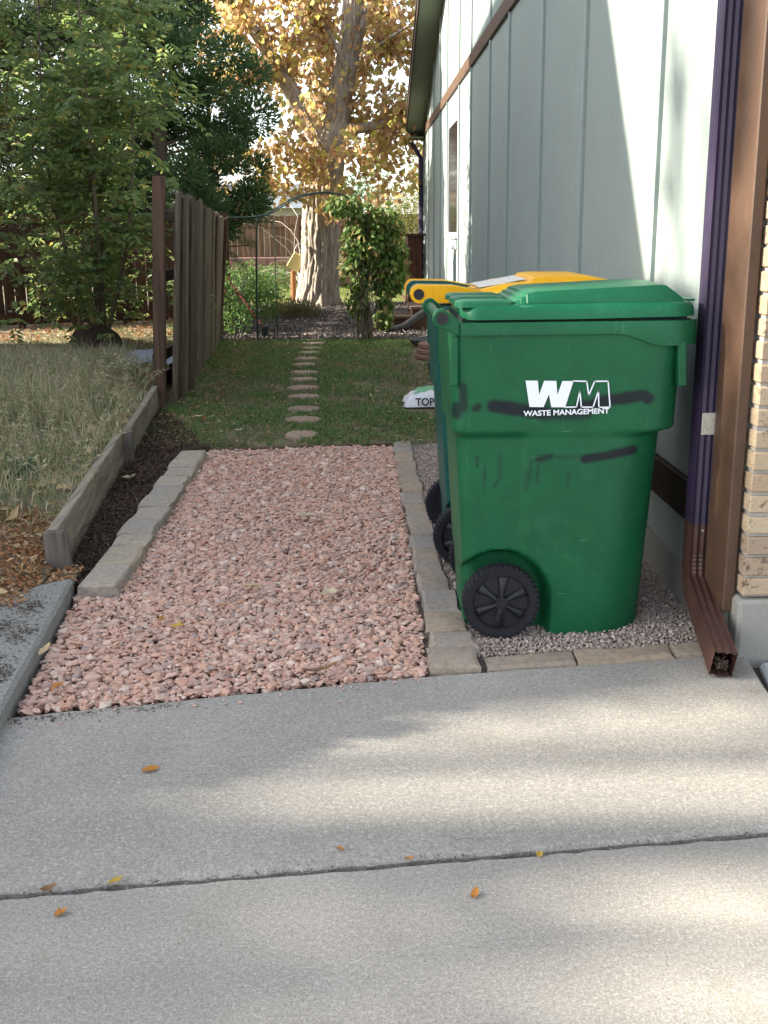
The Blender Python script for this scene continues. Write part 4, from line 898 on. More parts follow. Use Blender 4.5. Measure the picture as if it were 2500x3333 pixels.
board_fence('wooden_fence', (-5.9, 14.45, .1), (-1.95, 15.7, .1), 1.52, .07, .138, .009, M['back_fence'], 'dark stained board fence with a diagonal brace behind the leafy shrub', 'fence', rails=((1.46, .1), (.16, .12)), posts=3, brace=((.7, 1.36), (2.2, .25)))
board_fence('wooden_fence', (-6.5, 30, .42), (3.2, 30.3, .42), 1.35, .0, .14, .006, M['far_fence'], 'sunlit reddish brown board fence far behind the tree', 'fence', rails=((.25, .09), (1.1, .09)), posts=4, jitter=.02)
fwall = empty('retaining_wall', (-1.5, 28.4, 0), 'low reddish block retaining wall below the far fence', 'wall')
for r_ in range(4):
    x = -5+.15*(r_ % 2)
    while x < 4.6: MB().cbox((x, 0, r_*.18), (x+.39, .3, r_*.18+.174), .01).build('block', M['far_wall'], fwall); x += .40

# ------------------------------------------------------------------ things in the back garden
def P3(o, mb, name, mat, **k):
    q_ = mb.build(name, mat, o, **k); q_.location = -Vector(o.location); return q_
ar = empty('garden_arch', (-.6, 13.85, 0), 'thin dark green metal garden arch over the stepping stone path', 'arch')
P3(ar, MB().tube([(-1.31, 13.8, -.05), (-1.29, 13.8, .8), (-1.26, 13.8, 1.56)], .011, 8), 'pole', M['pipe_green'])
P3(ar, MB().tube([(.10, 13.9, -.05), (.09, 13.9, .8), (.08, 13.9, 1.56)], .013, 8), 'pole', M['pipe_green'])
for dy in (0, .4):
    P3(ar, MB().tube([(x, 13.8+dy, z) for x, z in ((-1.62, 1.535), (-1.3, 1.54), (-1.17, 1.565), (-1.05, 1.62), (-.93, 1.69), (-.82, 1.75), (-.7, 1.795), (-.58, 1.815), (-.4, 1.83), (-.2, 1.80), (-.05, 1.71), (.05, 1.60))], .009, 8), 'arch_bar', M['pipe_green'])
P3(ar, MB().tube([(-1.09, 14.35, -.05), (-1.09, 14.35, 1.5)], .008, 6), 'pole', M['pipe_green'])
# vine over the arch
def clumps(cs, n, spread=1.):
    """points in a set of ellipsoids (cx,cy,cz,rx,ry,rz), denser towards the skin"""
    vol = np.array([c_[3]*c_[4]*c_[5] for c_ in cs])**(2/3); k = rng.choice(len(cs), n, p=vol/vol.sum()); C_ = np.array(cs)[k]
    d = onball(n); r_ = rng.uniform(0, 1, n)**.45; return C_[:, :3]+d*C_[:, 3:]*r_[:, None], d
vn = empty('climbing_vine', (.15, 13.9, 0), 'broad leaved green climbing vine hanging over the right leg of the arch', 'vine')
cs = [(.12, 13.9, 1.25, .34, .22, .36), (.35, 13.95, 1.05, .25, .2, .35), (-.05, 13.9, 1.0, .18, .2, .4), (.35, 13.95, .75, .2, .15, .2), (.18, 13.9, 1.55, .28, .2, .16), (-.2, 13.9, 1.68, .22, .22, .13),
      (-.02, 13.9, .55, .14, .15, .25), (.33, 13.9, .52, .11, .1, .25), (.3, 14.3, .25, .12, .1, .12), (.52, 14.0, .95, .12, .12, .3), (.38, 13.95, 1.4, .2, .18, .15)]
P, D = clumps(cs, 2400); D = D*.5+np.array([0, -.2, -.9])+rng.normal(0, .4, P.shape)
o = leafcloud('leaves', P, D, rng.uniform(.065, .115, len(P)), rng.uniform(.05, .085, len(P)), M['vine'], .18, kind=None, parent=vn); o.location = -Vector(vn.location); o['kind'] = 'stuff'
mbs = MB()
for k in range(46):
    a = random.uniform(0, 6.28); x, yy = .06+.1*math.cos(a), 13.9+.08*math.sin(a)
    mbs.tube([(x, yy, -.02), (x+random.gauss(0, .08), yy+random.gauss(0, .06), random.uniform(.2, .5)), (x+random.gauss(0, .12), yy, random.uniform(.5, 1.2))], [.006, .005, .003], 4, False)
mbs.tube([(.1, 13.93, -.05), (.08, 13.95, .5), (.12, 13.93, 1.0), (.1, 13.92, 1.5)], [.028, .024, .02, .012], 6)
P3(vn, mbs, 'stems', M['twig'])
# rose bush, red rods, yellow-topped post, low juniper, pine, pale shrub
rs = empty('rose_bush', (-1.7, 14.5, 0), 'green rose bush with red flowers beside the end of the picket fence', 'bush')
P, D = clumps([(-1.55, 15.0, .55, .32, .3, .32), (-1.35, 15.2, .42, .25, .3, .3), (-1.78, 14.5, .6, .14, .2, .4), (-1.62, 14.4, .25, .22, .2, .2)], 2600); o = leafcloud('leaves', P, D+rng.normal(0, .5, P.shape), rng.uniform(.03, .055, len(P)), rng.uniform(.02, .035, len(P)), M['rose'], .2, parent=rs); o.location = -Vector(rs.location)
P3(rs, (lambda m_: [m_.tube([(-1.7+random.gauss(0, .05), 14.5, 0), (-1.7+random.gauss(0, .2), 14.6+random.gauss(0, .15), random.uniform(.5, 1))], [.006, .003], 4, False) for _ in range(16)] and m_)(MB()), 'stems', M['twig'])
for q_ in ((-1.80, 14.35, .78), (-1.80, 14.35, .60)):
    pts = np.array([q_])+rng.normal(0, .012, (40, 3)); o = leafcloud('flower', pts, onball(40), .045, .035, M['red_flower'], .2, kind=None, parent=rs); o.location = -Vector(rs.location)
rr = empty('red_tool', (-1.5, 14.55, 0), 'red metal rod leaning diagonally through the rose bush', 'garden tool')
P3(rr, MB().tube([(-1.90, 14.6, 1.0), (-1.24, 14.3, .10)], .011, 8), 'rod', M['red']); P3(rr, MB().tube([(-1.83, 14.62, .80), (-1.66, 14.5, .68)], .012, 8), 'handle', M['red'])
P3(rr, MB().cbox((-1.29, 14.27, .0), (-1.21, 14.30, .16), .004, Matrix.Translation((0, 0, 0))), 'blade', M['black_plastic'])
yp = empty('box_on_post', (-1.27, 20.9, 0), 'tilted pale yellow mesh box on a short orange wooden post beside the trunk', 'bird box')
P3(yp, MB().tube([(-1.27, 20.9, -.05), (-1.25, 20.9, .64)], .05, 10), 'post', M['orange_wood'])
P3(yp, MB().cbox((-.12, -.1, -.15), (.12, .1, .15), .01, Matrix.Translation((-1.19, 20.85, .80)) @ Matrix.Rotation(R(32), 4, 'Y')), 'box', M['yellow_box'])
wr = MB().tube([(-1.98, 16, .985), (-1.6, 18, .93), (-1.22, 20.88, .885)], .006, 6).build('wire', M['wire']); tag(wr, 'thin grey wire stretched from the fence to the orange post', 'wire')
lj = empty('low_juniper', (-1.15, 17.6, 0), 'low spreading brownish green juniper in front of the tree trunk', 'shrub')
P, D = clumps([(-1.3, 17.6, .08, .3, .4, .14), (-.95, 17.7, .08, .3, .4, .15), (-1.1, 18.2, .1, .45, .4, .16)], 3200); o = leafcloud('foliage', P, D+np.array([0, 0, .6]), rng.uniform(.04, .08, len(P)), .016, M['lowjun'], .3, parent=lj); o.location = -Vector(lj.location)
pt = empty('pine_tree', (-2.5, 18.6, 0), 'small pine with long pale needles behind the end of the picket fence', 'tree')
P3(pt, MB().tube([(-2.7, 18.6, -.05), (-2.6, 18.6, 1.6), (-2.55, 18.6, 2.3)], [.06, .05, .02], 8).tube([(-2.6, 18.6, 1.4), (-1.75, 18.4, 1.75)], [.02, .008], 6).tube([(-2.6, 18.6, 1.5), (-1.5, 18.5, 1.52)], [.02, .008], 6).tube([(-2.6, 18.6, 1.1), (-1.8, 18.4, 1.15)], [.02, .008], 6), 'trunk', M['twig'])
cs_ = [Vector((-2.6, 18.5, 1.45)).lerp(Vector(e_), t) for e_ in ((-1.7, 18.4, 1.8), (-1.45, 18.5, 1.5), (-1.75, 18.4, 1.15), (-2.1, 18.3, 2.1), (-1.95, 18.4, .8), (-2.3, 18.3, 1.3)) for t in np.linspace(.3, 1, 9)]
P = np.repeat(np.array([list(c_) for c_ in cs_]), 55, 0); D = onball(len(P))+np.array([.35, 0, .25]); P = P+rng.normal(0, .02, P.shape)
o = leafcloud('needles', P, D, rng.uniform(.08, .14, len(P)), .007, M['pine'], .1, parent=pt); o.location = -Vector(pt.location)
ps = empty('bare_shrub', (-1.4, 24, 0), 'bare shrub with pale curling branches in front of the far fence', 'shrub')
mbs = MB()
for k in range(26):
    a = random.uniform(.1, 3.0); L = random.uniform(.5, 1.1); q_ = Vector((-1.25+random.gauss(0, .1), 24, .05)); pts = [q_]; d = Vector((math.cos(a)*.5, random.gauss(0, .2), 1)).normalized()
    for s_ in range(7): d = (d+Vector((random.gauss(0, .25)+.05*math.cos(a), random.gauss(0, .15), -.10-.05*s_))).normalized(); q_ = q_+d*L*.32; pts.append(q_)
    mbs.tube(pts, [.016-.0017*i for i in range(8)], 4, False)
P3(ps, mbs, 'branches', M['white_twig'])
# deck corner, steps, drain hose, trays, pots, soil bag
dk = empty('deck', (1.05, 20.2, 0), 'red brown timber deck railing behind the far corner of the house', 'deck')
P3(dk, MB().cbox((.88, 19.95, -.1), (1.14, 20.05, 1.26), .006), 'post', M['deck']); P3(dk, MB().cbox((.80, 19.9, 1.262), (1.3, 20.2, 1.30), .006), 'cap_rail', M['deck'])
for k in range(7): P3(dk, MB().cbox((.885, 20.08+k*.15, .05), (.905, 20.20+k*.15, 1.24), .003), 'slat', M['deck'])
P3(dk, MB().cbox((.87, 20.06, -.05), (3.5, 23, .04), .006), 'platform', M['deck'])
stp = empty('wooden_steps', (.55, 15.6, 0), 'three weathered timber steps climbing to the right beside the house', 'steps')
for (xa, xb, z) in ((.20, .50, .10), (.44, .74, .21), (.70, 1.12, .335)):
    P3(stp, MB().cbox((xa, 15.15, z-.04), (xb, 16.2, z), .004), 'tread', M['step']); P3(stp, MB().cbox((xa+.02, 15.17, -.02), (xb-.02, 16.18, z-.042), .004), 'riser', M['picket_dark'])
pth = [Vector((.36, 14.72, .055)), Vector((.48, 14.74, .055)), Vector((.60, 14.80, .085)), Vector((.72, 14.88, .16)), Vector((.84, 14.95, .24)), Vector((.98, 15.0, .31))]
fine = []
for i in range(len(pth)-1):
    for t in np.linspace(0, 1, 8, endpoint=False): fine.append(pth[i].lerp(pth[i+1], t))
tag(MB().tube(fine, [.055+(.004 if i % 2 else 0) for i in range(len(fine))], 14, False).tube([fine[0]+Vector((.03, 0, 0)), fine[0]+Vector((.035, 0, 0))], .05, 12).build('drain_hose', M['hose'], None, smooth=60), 'black corrugated drain hose lying beside the timber steps', 'hose')
def lathe(prof, n=40): return [[(r_*math.cos(2*math.pi*k/n), r_*math.sin(2*math.pi*k/n), z) for k in range(n)] for r_, z in prof]
o = MB().loft(lathe([(.22, 0), (.27, .07), (.285, .085), (.285, .095), (.27, .095), (.25, .06), (.2, .02)])).build('planter_tray', M['grey_pot'], None, smooth=40); o.location = (.87, 13.1, 0); tag(o, 'wide shallow dark grey tray on the lawn by the house wall, farthest of the pots', 'tray')
for i, (z, r_) in enumerate(((0, .25), (.058, .24), (.116, .23))):
    o = MB().loft(lathe([(r_-.012, z), (r_, z+.012), (r_, z+.045), (r_-.012, z+.056), (.02, z+.056)])).build('round_paver', M['terracotta'], None, smooth=40); o.location = (.84+.01*i, 11.85, 0)
    tag(o, ['terracotta coloured round paver at the bottom of the stack', 'terracotta coloured round paver in the middle of the stack', 'terracotta coloured round paver on top of the stack, partly in the sun'][i], 'paver', 'stacked round pavers')
o = MB().loft(lathe([(.19, 0), (.215, .11), (.225, .115), (.225, .13), (.21, .13), (.19, .03), (.02, .03)])).build('flower_pot', M['grey_pot'], None, smooth=40); o.location = (.86, 10.4, .0); tag(o, 'grey plastic flower pot on the lawn between paver stack and soil bag', 'pot')
# soil bag: pillow with pinched end
bgt = empty('soil_bag', (.65, 8.65, 0), 'white and green plastic bag of top soil lying on the lawn', 'bag')
def pillow(u, v): return .12*(max(0, 1-abs(2*u-1)**2.6)*max(0, 1-abs(2*v-1)**2.2))**.5
nu, nv = 34, 18; V = []; F = []
for j in range(nv+1):
    for i in range(nu+1):
        u, v = i/nu, j/nv; h = pillow(u, v); cr = .006*math.sin(u*26+v*9)*math.sin(v*15+u*5)+.004*math.sin(u*55-v*21)
        yy_ = 8.42+v*.46*(.82+.18*math.sin(math.pi*min(1, u*2.6)/1.0*.5)); V.append((.355+u*.62-.02*math.sin(v*9), yy_, .012+h*1.15+cr*(h > .004)))
F = [(j*(nu+1)+i, j*(nu+1)+i+1, (j+1)*(nu+1)+i+1, (j+1)*(nu+1)+i) for j in range(nv) for i in range(nu)]
pg = [f for f in F if .10 < (f[0] % (nu+1))/nu < .9 and .22 < (f[0]//(nu+1))/nv < .97]
o = link('sack', npmesh('sack', V, F, M['bag_white'], True), bgt); o.location = -Vector(bgt.location)
V2 = [(x, y, z+.002) for x, y, z in V]; o = link('green_label', npmesh('green_label', V2, pg, M['bag_green'], True), bgt); o.location = -Vector(bgt.location)
o = text('TOP', .085, M['ink'], 'lettering', bgt, (.425-.65, 8.392-8.65, .030), (R(66), 0, 0), .15, .002)
# things under the leafy shrub on the left
sk = MB(); nu, nv = 22, 10; V = []; F = []
for j in range(nv+1):
    for i in range(nu+1):
        u, v = i/nu, j/nv; V.append((-2.35+u*.75, 10.1+v*.7+.1*math.sin(u*4), yardz(-2, 10.4)+.015+.10*math.sin(math.pi*u)**.6*math.sin(math.pi*v)**.5+.012*math.sin(u*17+v*8)))
F = [(j*(nu+1)+i, j*(nu+1)+i+1, (j+1)*(nu+1)+i+1, (j+1)*(nu+1)+i) for j in range(nv) for i in range(nu)]
o = link('fabric_sack', npmesh('fabric_sack', V, F, M['sack'], True)); tag(o, 'blue grey fabric sack lying under the shrub left of the fence post', 'sack')
lg = empty('log', (-2.72, 11.6, .15), 'dark round log lying at the foot of the leafy shrub', 'log')
Lg = MB().tube([(-.3, .25, .06), (0, .02, .07), (.02, -.02, .07)], [.17, .18, .17], 16).build('bark', M['log'], lg, smooth=40)
# big-leaf weed at the left edge
wd_ = empty('weed', (-1.80, 5.5, .12), 'broad leaved bluish green weed among the dry grass at the left edge', 'plant'); P = np.zeros((16, 3))+rng.normal(0, .02, (16, 3)); D = onball(16); D[:, 2] = np.abs(D[:, 2])*.6+.15
leafcloud('leaves', P, D, rng.uniform(.10, .2, 16), rng.uniform(.05, .09, 16), M['weed'], .15, np.tile([0, 0, 1.], (16, 1)), None, wd_)

# ------------------------------------------------------------------ trees
def limb(mb, a, b, r0, r1, bend=.08, n=6, seg=8):
    a = Vector(a); b = Vector(b); L = (b-a).length; pts = []
    off = Vector((random.gauss(0, bend), random.gauss(0, bend), random.gauss(0, bend)))*L
    for i in range(n+1): t = i/n; pts.append(a.lerp(b, t)+off*math.sin(math.pi*t))
    mb.tube(pts, [r0+(r1-r0)*i/n for i in range(n+1)], seg, True); return pts
# cottonwood: furrowed trunk as a fine displaced mesh
ct = empty('cottonwood_tree', (-.75, 20.8, 0), 'big cottonwood with deeply furrowed bark and golden brown autumn leaves', 'tree')
def trunkmesh(path, rad, nz, na, flare):
    zt = np.linspace(0, 1, nz); pth_ = np.array(path); t0 = np.linspace(0, 1, len(path)); C_ = np.stack([np.interp(zt, t0, pth_[:, k]) for k in range(3)], 1); r_ = np.interp(zt, t0, rad)
    a = np.linspace(0, 2*np.pi, na, endpoint=False); A, Zt = np.meshgrid(a, zt); Zz = C_[:, 2][:, None]*np.ones_like(A)
    wob = A*8+.6*np.sin(Zz*2.1+A*2)+.5*np.sin(Zz*5.3+A*3+1); wob2 = A*15+.8*np.sin(Zz*3.1-A*4)+.7*np.sin(Zz*9+A*5)
    f = np.abs(np.sin(wob))**.5*.6+np.abs(np.sin(wob2))**.5*.4; f = f-.6+.10*np.sin(Zz*23+A*9)*np.sin(A*21+Zz*5)
    rr_ = r_[:, None]*(1+.20*f)+flare*np.exp(-Zz/.25)*(.6+.4*np.sin(A*5+1))
    V = np.stack([C_[:, 0][:, None]+rr_*np.cos(A), C_[:, 1][:, None]+rr_*np.sin(A), Zz], 2).reshape(-1, 3)
    i, j = np.meshgrid(np.arange(nz-1), np.arange(na), indexing='ij'); j2 = (j+1) % na
    return V, np.stack([i*na+j, i*na+j2, (i+1)*na+j2, (i+1)*na+j], 2).reshape(-1, 4)
V, F = trunkmesh([(-.83, 20.8, -.05), (-.74, 20.8, .8), (-.70, 20.8, 1.6), (-.60, 20.8, 2.6), (-.40, 20.8, 3.3), (-.24, 20.8, 4.0), (-.07, 20.8, 4.7), (.02, 20.8, 6.2), (0, 20.8, 8.5)], [.37, .335, .335, .34, .235, .215, .20, .15, .06], 260, 150, .10)
o = link('trunk', npmesh('trunk', V, F, M['bark'], True), ct); o.location = -Vector(ct.location)
mbs = MB(); tips = []
for a, b, r0, r1 in [((-.58, 20.75, 2.75), (-1.75, 20.6, 4.75), .19, .11), ((-1.75, 20.6, 4.75), (-2.3, 20.5, 6.3), .11, .03), ((-.35, 20.75, 3.15), (1.1, 20.6, 3.6), .11, .05), ((1.1, 20.7, 3.6), (2.4, 20.4, 4.3), .05, .02), ((-.06, 20.8, 4.6), (.45, 20.8, 5.6), .11, .08), ((.45, 20.8, 5.6), (1.2, 20.7, 7.2), .08, .03),
                     ((-.6, 20.7, 1.9), (-1.75, 20.5, 2.5), .05, .03), ((-.2, 20.6, 4.2), (-1.4, 19.8, 5.6), .05, .02), ((-.6, 20.6, 2.7), (-.9, 19.2, 3.4), .05, .02), ((-.4, 20.8, 3.4), (.9, 19.6, 4.7), .05, .02), ((-1.3, 20.8, 4.0), (-2.6, 20.4, 3.9), .04, .015), ((-.3, 20.8, 3.6), (-.9, 22, 5.2), .05, .02)]:
    tips += limb(mbs, a, b, r0, r1)[1:]
twig = []
for q_ in tips*2:
    d = Vector((random.gauss(0, 1), random.gauss(0, 1), random.gauss(-.1, .7))).normalized()*random.uniform(.4, 1.1)
    pts = limb(mbs, q_, q_+d, .010, .003, .12, 4, 4); twig += pts[1:]
P3(ct, mbs, 'branches', M['bark'])
cs = [(q_.x, q_.y, q_.z, .30, .32, .26) for q_ in twig if q_.z > 1.5 and not (q_.x < -.6 and q_.z < 4 and 20.3 < q_.y < 21.6)]
for _ in range(70): q9 = (random.uniform(-3.0, 2.2), random.uniform(19.9, 21.8), random.uniform(1.9, 6.6), .42, .4, .36); cs += [] if (q9[0] < -.6 and q9[2] < 4.2 and 20.2 < q9[1] < 21.7) else [q9]
for _ in range(46): cs.append((random.uniform(-2.6, -.2), random.uniform(19.2, 20.1), random.uniform(1.85, 2.9), .3, .3, .25))
for _ in range(26): cs.append((random.uniform(-.1, 1.6), random.uniform(19.8, 21.5), random.uniform(1.9, 3.6), .3, .35, .25))
P, D = clumps(cs, 14500); P = P[P[:, 2] > 1.45]; ax_ = np.interp(P[:, 2], [2.2, 3.3, 4.7], [-.62, -.40, -.07]); P = P[~((np.abs(P[:, 0]-ax_) < .24) & (P[:, 1] < 20.8) & (P[:, 2] > 2.75) & (rng.uniform(0, 1, len(P)) < .85))]; lx_ = -.58-(P[:, 2]-2.75)*.585; P = P[~((np.abs(P[:, 0]-lx_) < .2) & (P[:, 1] < 20.6) & (P[:, 2] > 2.75) & (P[:, 2] < 4.9) & (rng.uniform(0, 1, len(P)) < .7))]; D = rng.normal(0, .6, P.shape)+np.array([0, 0, -.75])
o = leafcloud('leaves', P, D, rng.uniform(.09, .15, len(P)), rng.uniform(.08, .13, len(P)), M['cotton'], .12, parent=ct); o.location = -Vector(ct.location)
# leafy shrub (compound leaves) in front of the dark fence
ash = empty('ash_tree', (-2.9, 12.2, .12), 'young many stemmed ash tree with dense green compound leaves before the dark fence', 'tree')
mbs = MB(); nodes = []
for k in range(9):
    a = random.uniform(0, 6.28); top = Vector((-2.85+random.uniform(-1.0, .75), 11.9+random.uniform(-.9, .9), random.uniform(2.6, 4.6))); base = Vector((-2.9+random.gauss(0, .1), 12.2+random.gauss(0, .08), .1))
    if k == 0: top = Vector((-2.45, 11.6, 4.4)); base = Vector((-2.85, 12.0, .1))
    pts = limb(mbs, base, top, .026, .006, .07, 12, 6); nodes += [(q_, (top-base).normalized()) for q_ in pts[2:]]
sub = []
for q_, d0 in nodes*3:
    a = random.uniform(0, 6.28); L = random.uniform(.35, .95); d = Vector((math.cos(a), math.sin(a), random.uniform(-.15, .7))).normalized()
    pts = limb(mbs, q_, q_+d*L, .006, .002, .08, 5, 4); sub += [(p_, d) for p_ in pts[1:]]
for _ in range(230):
    q_ = Vector((random.uniform(-4.3, -1.75), random.uniform(11.2, 13.4), random.uniform(.3, 1.75))); sub.append((q_, Vector((random.gauss(0, 1), random.gauss(0, 1), .2)).normalized()))
P3(ash, mbs, 'stems', M['twig'])
Ps, Ds, Ls, Ws, Us = [], [], [], [], []
for q_, d in sub*2:
    if not (-4.6 < q_.x < -1.55) or (q_.z < 1.7 and random.random() < (.75 if q_.x < -3.35 else .35)): continue
    if random.random() < .22: continue
    if q_.z > 1.5 and math.sin(q_.x*4.1+1.0)*math.sin(q_.z*3.3+q_.x)+.5*math.sin(q_.y*3+q_.z*2) > .62: continue
    a = random.uniform(0, 6.28); r_ = (Vector((math.cos(a), math.sin(a), random.uniform(-.9, .8)))+d*.4).normalized(); L = random.uniform(.18, .30); s_ = r_.cross(Vector((0, 0, 1))).normalized(); u_ = s_.cross(r_)
    for k in range(4):
        t = .3+.2*k; droop = Vector((0, 0, -.25*L*t*t)); b = q_+r_*L*t+droop
        for sg in (-1, 1): Ps.append(b); Ds.append(s_*sg+r_*.55+Vector((0, 0, -.35))); Ls.append(random.uniform(.075, .115)); Ws.append(random.uniform(.033, .05)); Us.append(u_)
    Ps.append(q_+r_*L); Ds.append(r_+Vector((0, 0, -.4))); Ls.append(.09); Ws.append(.04); Us.append(u_)
tov = lambda l: np.array([list(q_) for q_ in l])
o = leafcloud('leaves', tov(Ps), tov(Ds), np.array(Ls), np.array(Ws), M['ash'], .15, tov(Us)+rng.normal(0, 1.0, (len(Us), 3)), parent=ash); o.location = -Vector(ash.location)
# junipers behind the fence
def juniper(name, x, y, r, z0, z1, n, label, mat, seed=0):
    t = empty(name, (x, y, 0), label, 'tree', 'evergreens behind the dark fence'); mbs = MB().tube([(x, y, -.1), (x+.05, y, z1*.6), (x, y, z1*.95)], [.14, .09, .02], 8)
    cs = []
    for k in range(140):
        h = random.uniform(0, 1); rr_ = r*(.35+.65*math.sin(math.pi*min(1, .22+.78*h))**.7)*random.uniform(.35, .98); a = random.uniform(0, 6.28); z = z0+(z1-z0)*h; s_ = random.uniform(.2, .38)
        c_ = (x+rr_*math.cos(a), y+rr_*math.sin(a), z, s_, s_, s_*.9); cs.append(c_)
        if k % 2 == 0: mbs.tube([(x, y, z-.3), (c_[0], c_[1], c_[2])], [.03, .008], 4, False)
    P3(t, mbs, 'trunk', M['twig']); P, D = clumps(cs, n); D = D+rng.normal(0, .35, D.shape)+np.array([0, 0, .25])
    o = leafcloud('foliage', P, D, rng.uniform(.06, .12, n), rng.uniform(.022, .042, n), mat, .3, parent=t); o.location = -Vector(t.location); return t
juniper('juniper_tree', -3.05, 17.4, 1.6, 1.3, 6.2, 85000, 'dark dense juniper rising behind the fence, right of the ash', M['juniper'])
juniper('juniper_tree', -4.9, 18.3, 1.3, .8, 5.6, 30000, 'dark juniper behind the fence, directly behind the ash', M['juniper'])
juniper('juniper_tree', -6.3, 18.0, 1.5, .6, 6.0, 30000, 'sunlit yellow green juniper seen through the ash at the far left', M['sunny'])
# shrubs in the sun at the far right and far behind
def shrub(name, cs, n, L, Wd, mat, label, cat='shrub', group=None):
    c0 = cs[0]; t = empty(name, (c0[0], c0[1], 0), label, cat, group); mbs = MB()
    for k in range(12): c_ = random.choice(cs); limb(mbs, (c0[0]+random.gauss(0, .1), c0[1], -.05), (c_[0]+random.gauss(0, .3)*c_[3], c_[1], c_[2]), .03, .008, .06, 5, 5)
    P3(t, mbs, 'stems', M['twig']); P, D = clumps(cs, n); o = leafcloud('leaves', P, D+rng.normal(0, .5, P.shape), rng.uniform(L*.7, L*1.3, n), rng.uniform(Wd*.7, Wd*1.3, n), mat, .2, parent=t); o.location = -Vector(t.location); return t
shrub('sunny_shrub', [(1.1, 26, 1.2, .9, .8, 1.0), (.6, 26, 1.7, .6, .6, .6), (1.6, 26.4, 2.0, .9, .8, .8), (.3, 26.5, .5, .6, .5, .5)], 6500, .06, .03, M['sunny'], 'fine leaved sunlit shrub in the gap beside the house corner')
shrub('green_bush', [(-1.75, 22.6, .35, .45, .4, .35), (-2.3, 22.8, .4, .5, .4, .4)], 2600, .05, .03, M['rose'], 'dark green bush on the back lawn left of the orange post')
shrub('dry_bush', [(-.3, 27.2, .35, .9, .4, .4), (-1.4, 27.3, .35, .9, .4, .45), (.8, 27.4, .3, .8, .4, .4)], 4200, .07, .02, M['lowjun'], 'low brownish bush along the far retaining wall')
# far neighbour house and trees
nh = empty('far_house', (-3, 46, 0), 'pale neighbour house with a blue grey roof far behind the fence', 'house')
P3(nh, MB().box((-8, 45, 0), (-1.6, 51, 2.3)), 'wall', M['nb_wall'])
P3(nh, MB().prism([(44.5, 2.25), (48, 3.3), (51.5, 2.25)], -8.4, -1.2, 'x'), 'roof', M['nb_roof'])
for i, (x, y, h, r_, mt, lb) in enumerate([(-16, 60, 7, 3.2, 'sunny', 'far yellow green tree behind the houses on the left'), (5, 52, 6, 3, 'sunny', 'far yellow tree behind the garden on the right'), (-1, 66, 5, 3, 'juniper', 'far dark tree low behind the neighbour roof'), (-9, 40, 6, 2.4, 'juniper', 'dark evergreen left of the neighbour house')]):
    cs = [(x+random.gauss(0, r_*.45), y+random.gauss(0, r_*.4), h*.55+random.gauss(0, h*.18), r_*.35, r_*.35, r_*.3) for _ in range(26)]
    shrub('far_tree', [(x, y, h*.5, r_*.5, r_*.5, h*.3)]+cs, 5000, .22, .12, M[mt], lb, 'tree', 'trees far behind the garden')

# ------------------------------------------------------------------ unseen casters added left of view, shaped for the shade: house, spruce, bush, leafy tree
nb = empty('shade_house', (-8, 9, 0), 'unseen hip roofed house on the left, added and shaped to cast the shade', 'house')
E0, E1, RY0, RY1, RH = 3.38, 12.5, 4.0, 11.2, 6.06
P3(nb, MB().box((-11.0, 3.8, 0), (-5.4, 12.1, 3.4)), 'wall', M['nb_wall'])
rv = [(-11.5, E0, 3.3), (-4.9, E0, 3.3), (-4.9, E1, 3.3), (-11.5, E1, 3.3), (-8, RY0, RH), (-8, RY1, RH)]
P3(nb, MB().add(rv, [(0, 1, 4), (1, 2, 5, 4), (2, 3, 5), (3, 0, 4, 5), (3, 2, 1, 0)]), 'roof', M['nb_roof'])
P3(nb, MB().prism([(4.75, 4.6), (4.75, 5.9), (6.7, 8.5), (8.0, 8.05), (11.9, 7.85), (11.9, 4.6)], -10.5, -8.0, 'x'), 'shade_storey', M['nb_wall'])  # outline fitted to the slanted shadow wanted on the side wall
P3(nb, MB().prism([(4.6, 5.72), (4.6, 5.86), (6.7, 8.67), (8.05, 8.19), (12.1, 7.97), (12.1, 7.86), (8.0, 8.06), (6.7, 8.51)], -10.8, -7.8, 'x'), 'shade_roof', M['nb_roof'])
for yy in (5.2, 7.5, 9.8):
    wq = P3(nb, MB().cbox((-5.40, yy-.6, 1.2), (-5.36, yy+.6, 2.3), .005), 'window', M['window_white']); MB().box((-5.359, yy-.52, 1.28), (-5.355, yy+.52, 2.22)).build('pane', M['glass'], wq)
def spruce(x, y, h, r_, label, n=14000):
    t = empty('spruce_tree', (x, y, 0), label, 'tree', 'trees beyond the left edge of the picture'); P3(t, MB().tube([(x, y, -.1), (x, y, h)], [.2, .02], 8), 'trunk', M['twig'])
    hh = 1-rng.uniform(0, 1, n)**.5*.92; a = rng.uniform(0, 6.28, n); rr_ = r_*(1-hh)*rng.uniform(.3, 1, n)*(.85+.15*np.sin(hh*60))
    P = np.stack([x+rr_*np.cos(a), y+rr_*np.sin(a), hh*h], 1); D = np.stack([np.cos(a), np.sin(a), np.full(n, -.3)], 1)
    o = leafcloud('foliage', P, D+rng.normal(0, .3, D.shape), rng.uniform(.2, .42, n), rng.uniform(.12, .22, n), M['juniper'], .3, parent=t); o.location = -Vector(t.location)
spruce(-13, 16.9, 12.5, 4.3, 'tall unseen spruce placed on the left to shade the far wall')  # out of view, put here for shade on the far wall
shrub('shade_bush', [(-5.2, 3.3, 1.2, .45, .5, .8), (-5.2, 2.75, .9, .4, .4, .7)]+[(-5.2, y_+.25, y_-.07-.25, .36, .35, .35) for y_ in (2.3, 2.5, 2.7, 2.9, 3.1, 3.3, 3.5)]+[(-5.2, y_+.35, y_-.8, .36, .4, .5) for y_ in (2.5, 2.9, 3.3)], 16000, .09, .07, M['vine'], 'tall unseen bush added on the left to slope the shadow edge on the driveway', 'bush')  # out of view, clumps stepped to draw the diagonal shadow edge
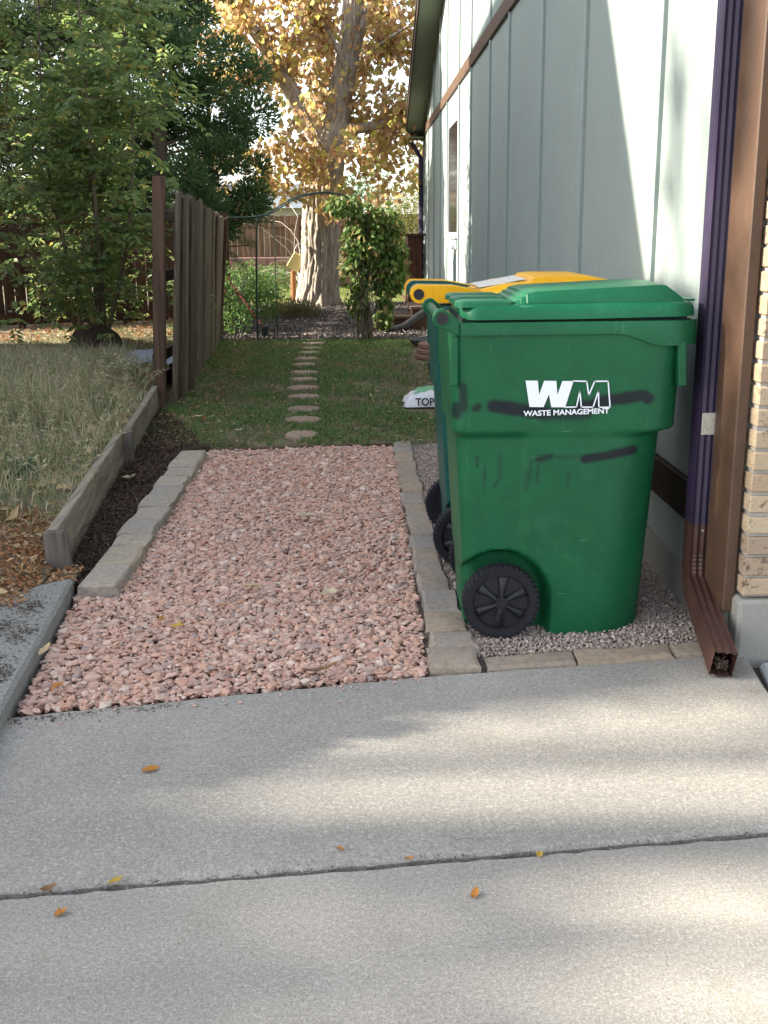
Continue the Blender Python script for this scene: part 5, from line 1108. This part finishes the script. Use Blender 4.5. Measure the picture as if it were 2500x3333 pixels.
def bigtree(x, y, z0, z1, r_, n, label, seed):
    random.seed(seed); t = empty('leafy_tree', (x, y, 0), label, 'tree', 'trees beyond the left edge of the picture'); mbs = MB().tube([(x, y, -.1), (x, y, z0), (x, y, z1*.8)], [.4, .3, .1], 8); cs = []
    for k in range(44):
        a = random.uniform(0, 6.28); q_ = r_*random.uniform(.1, 1)**.6; c_ = (x+q_*math.cos(a), y+q_*math.sin(a), random.uniform(z0, z1), .75, .75, .55); cs.append(c_); limb(mbs, (x, y, z0*.8), c_[:3], .07, .02, .05, 5, 5)
    P3(t, mbs, 'trunk', M['bark']); P, D = clumps(cs, n); te_ = math.tan(R(SUN_EL))
    # leaves culled so that chosen sun patches fall on driveway and wall
    gx = P[:, 0]+P[:, 2]/te_; gz = np.maximum(0, P[:, 2]-(1.19-P[:, 0])*te_); gy = P[:, 1]; T = np.full(len(P), .06)
    dd = 2.52+(gx+.59)*.54-gy; wd2 = np.interp(gx, [-.7, -.4, 0, 1], [.10, .26, .50, .78])
    T = np.maximum(T, np.interp(gx, [-.5, -.3, 0, .25], [0, .6, .95, 1])*(.88+.12*np.sin(gx*9+gy*14))*np.clip((dd+.02)/.05, 0, 1)*np.clip((wd2+.12-dd)/.12, 0, 1)*(gz < .05))
    for ex_, ey_, rx_, ry_, k_ in ((.85, 1.93, .42, .15, 1), (.3, 1.90, .3, .07, .6), (-.35, 1.72, .25, .06, .4), (-.62, 1.75, .1, .06, .6), (-.42, 2.38, .25, .10, .6)):
        T = np.maximum(T, k_*np.exp(-(((gx-ex_)/rx_)**2+((gy-ey_-.25*(gx-ex_))/ry_)**2)**2)*(gz < .05))
    T = np.where(gz > .4, .97-.5*np.clip(np.sin(gy*9+np.sin(gz*3))*.9-.15, 0, 1), T); keep = rng.uniform(0, 1, len(P)) > T; P = P[keep]; D = D[keep]; print('bigtree', len(P))
    o = leafcloud('leaves', P, D+rng.normal(0, .5, P.shape), .15, .12, M['cotton'], .2, parent=t); o.location = -Vector(t.location)
bigtree(-23, 2.4, 9.6, 17.0, 4.6, 26000, 'large unseen leafy tree far to the left, crown thinned to shape the sun patches', 11)
print('objects', len(bpy.data.objects))
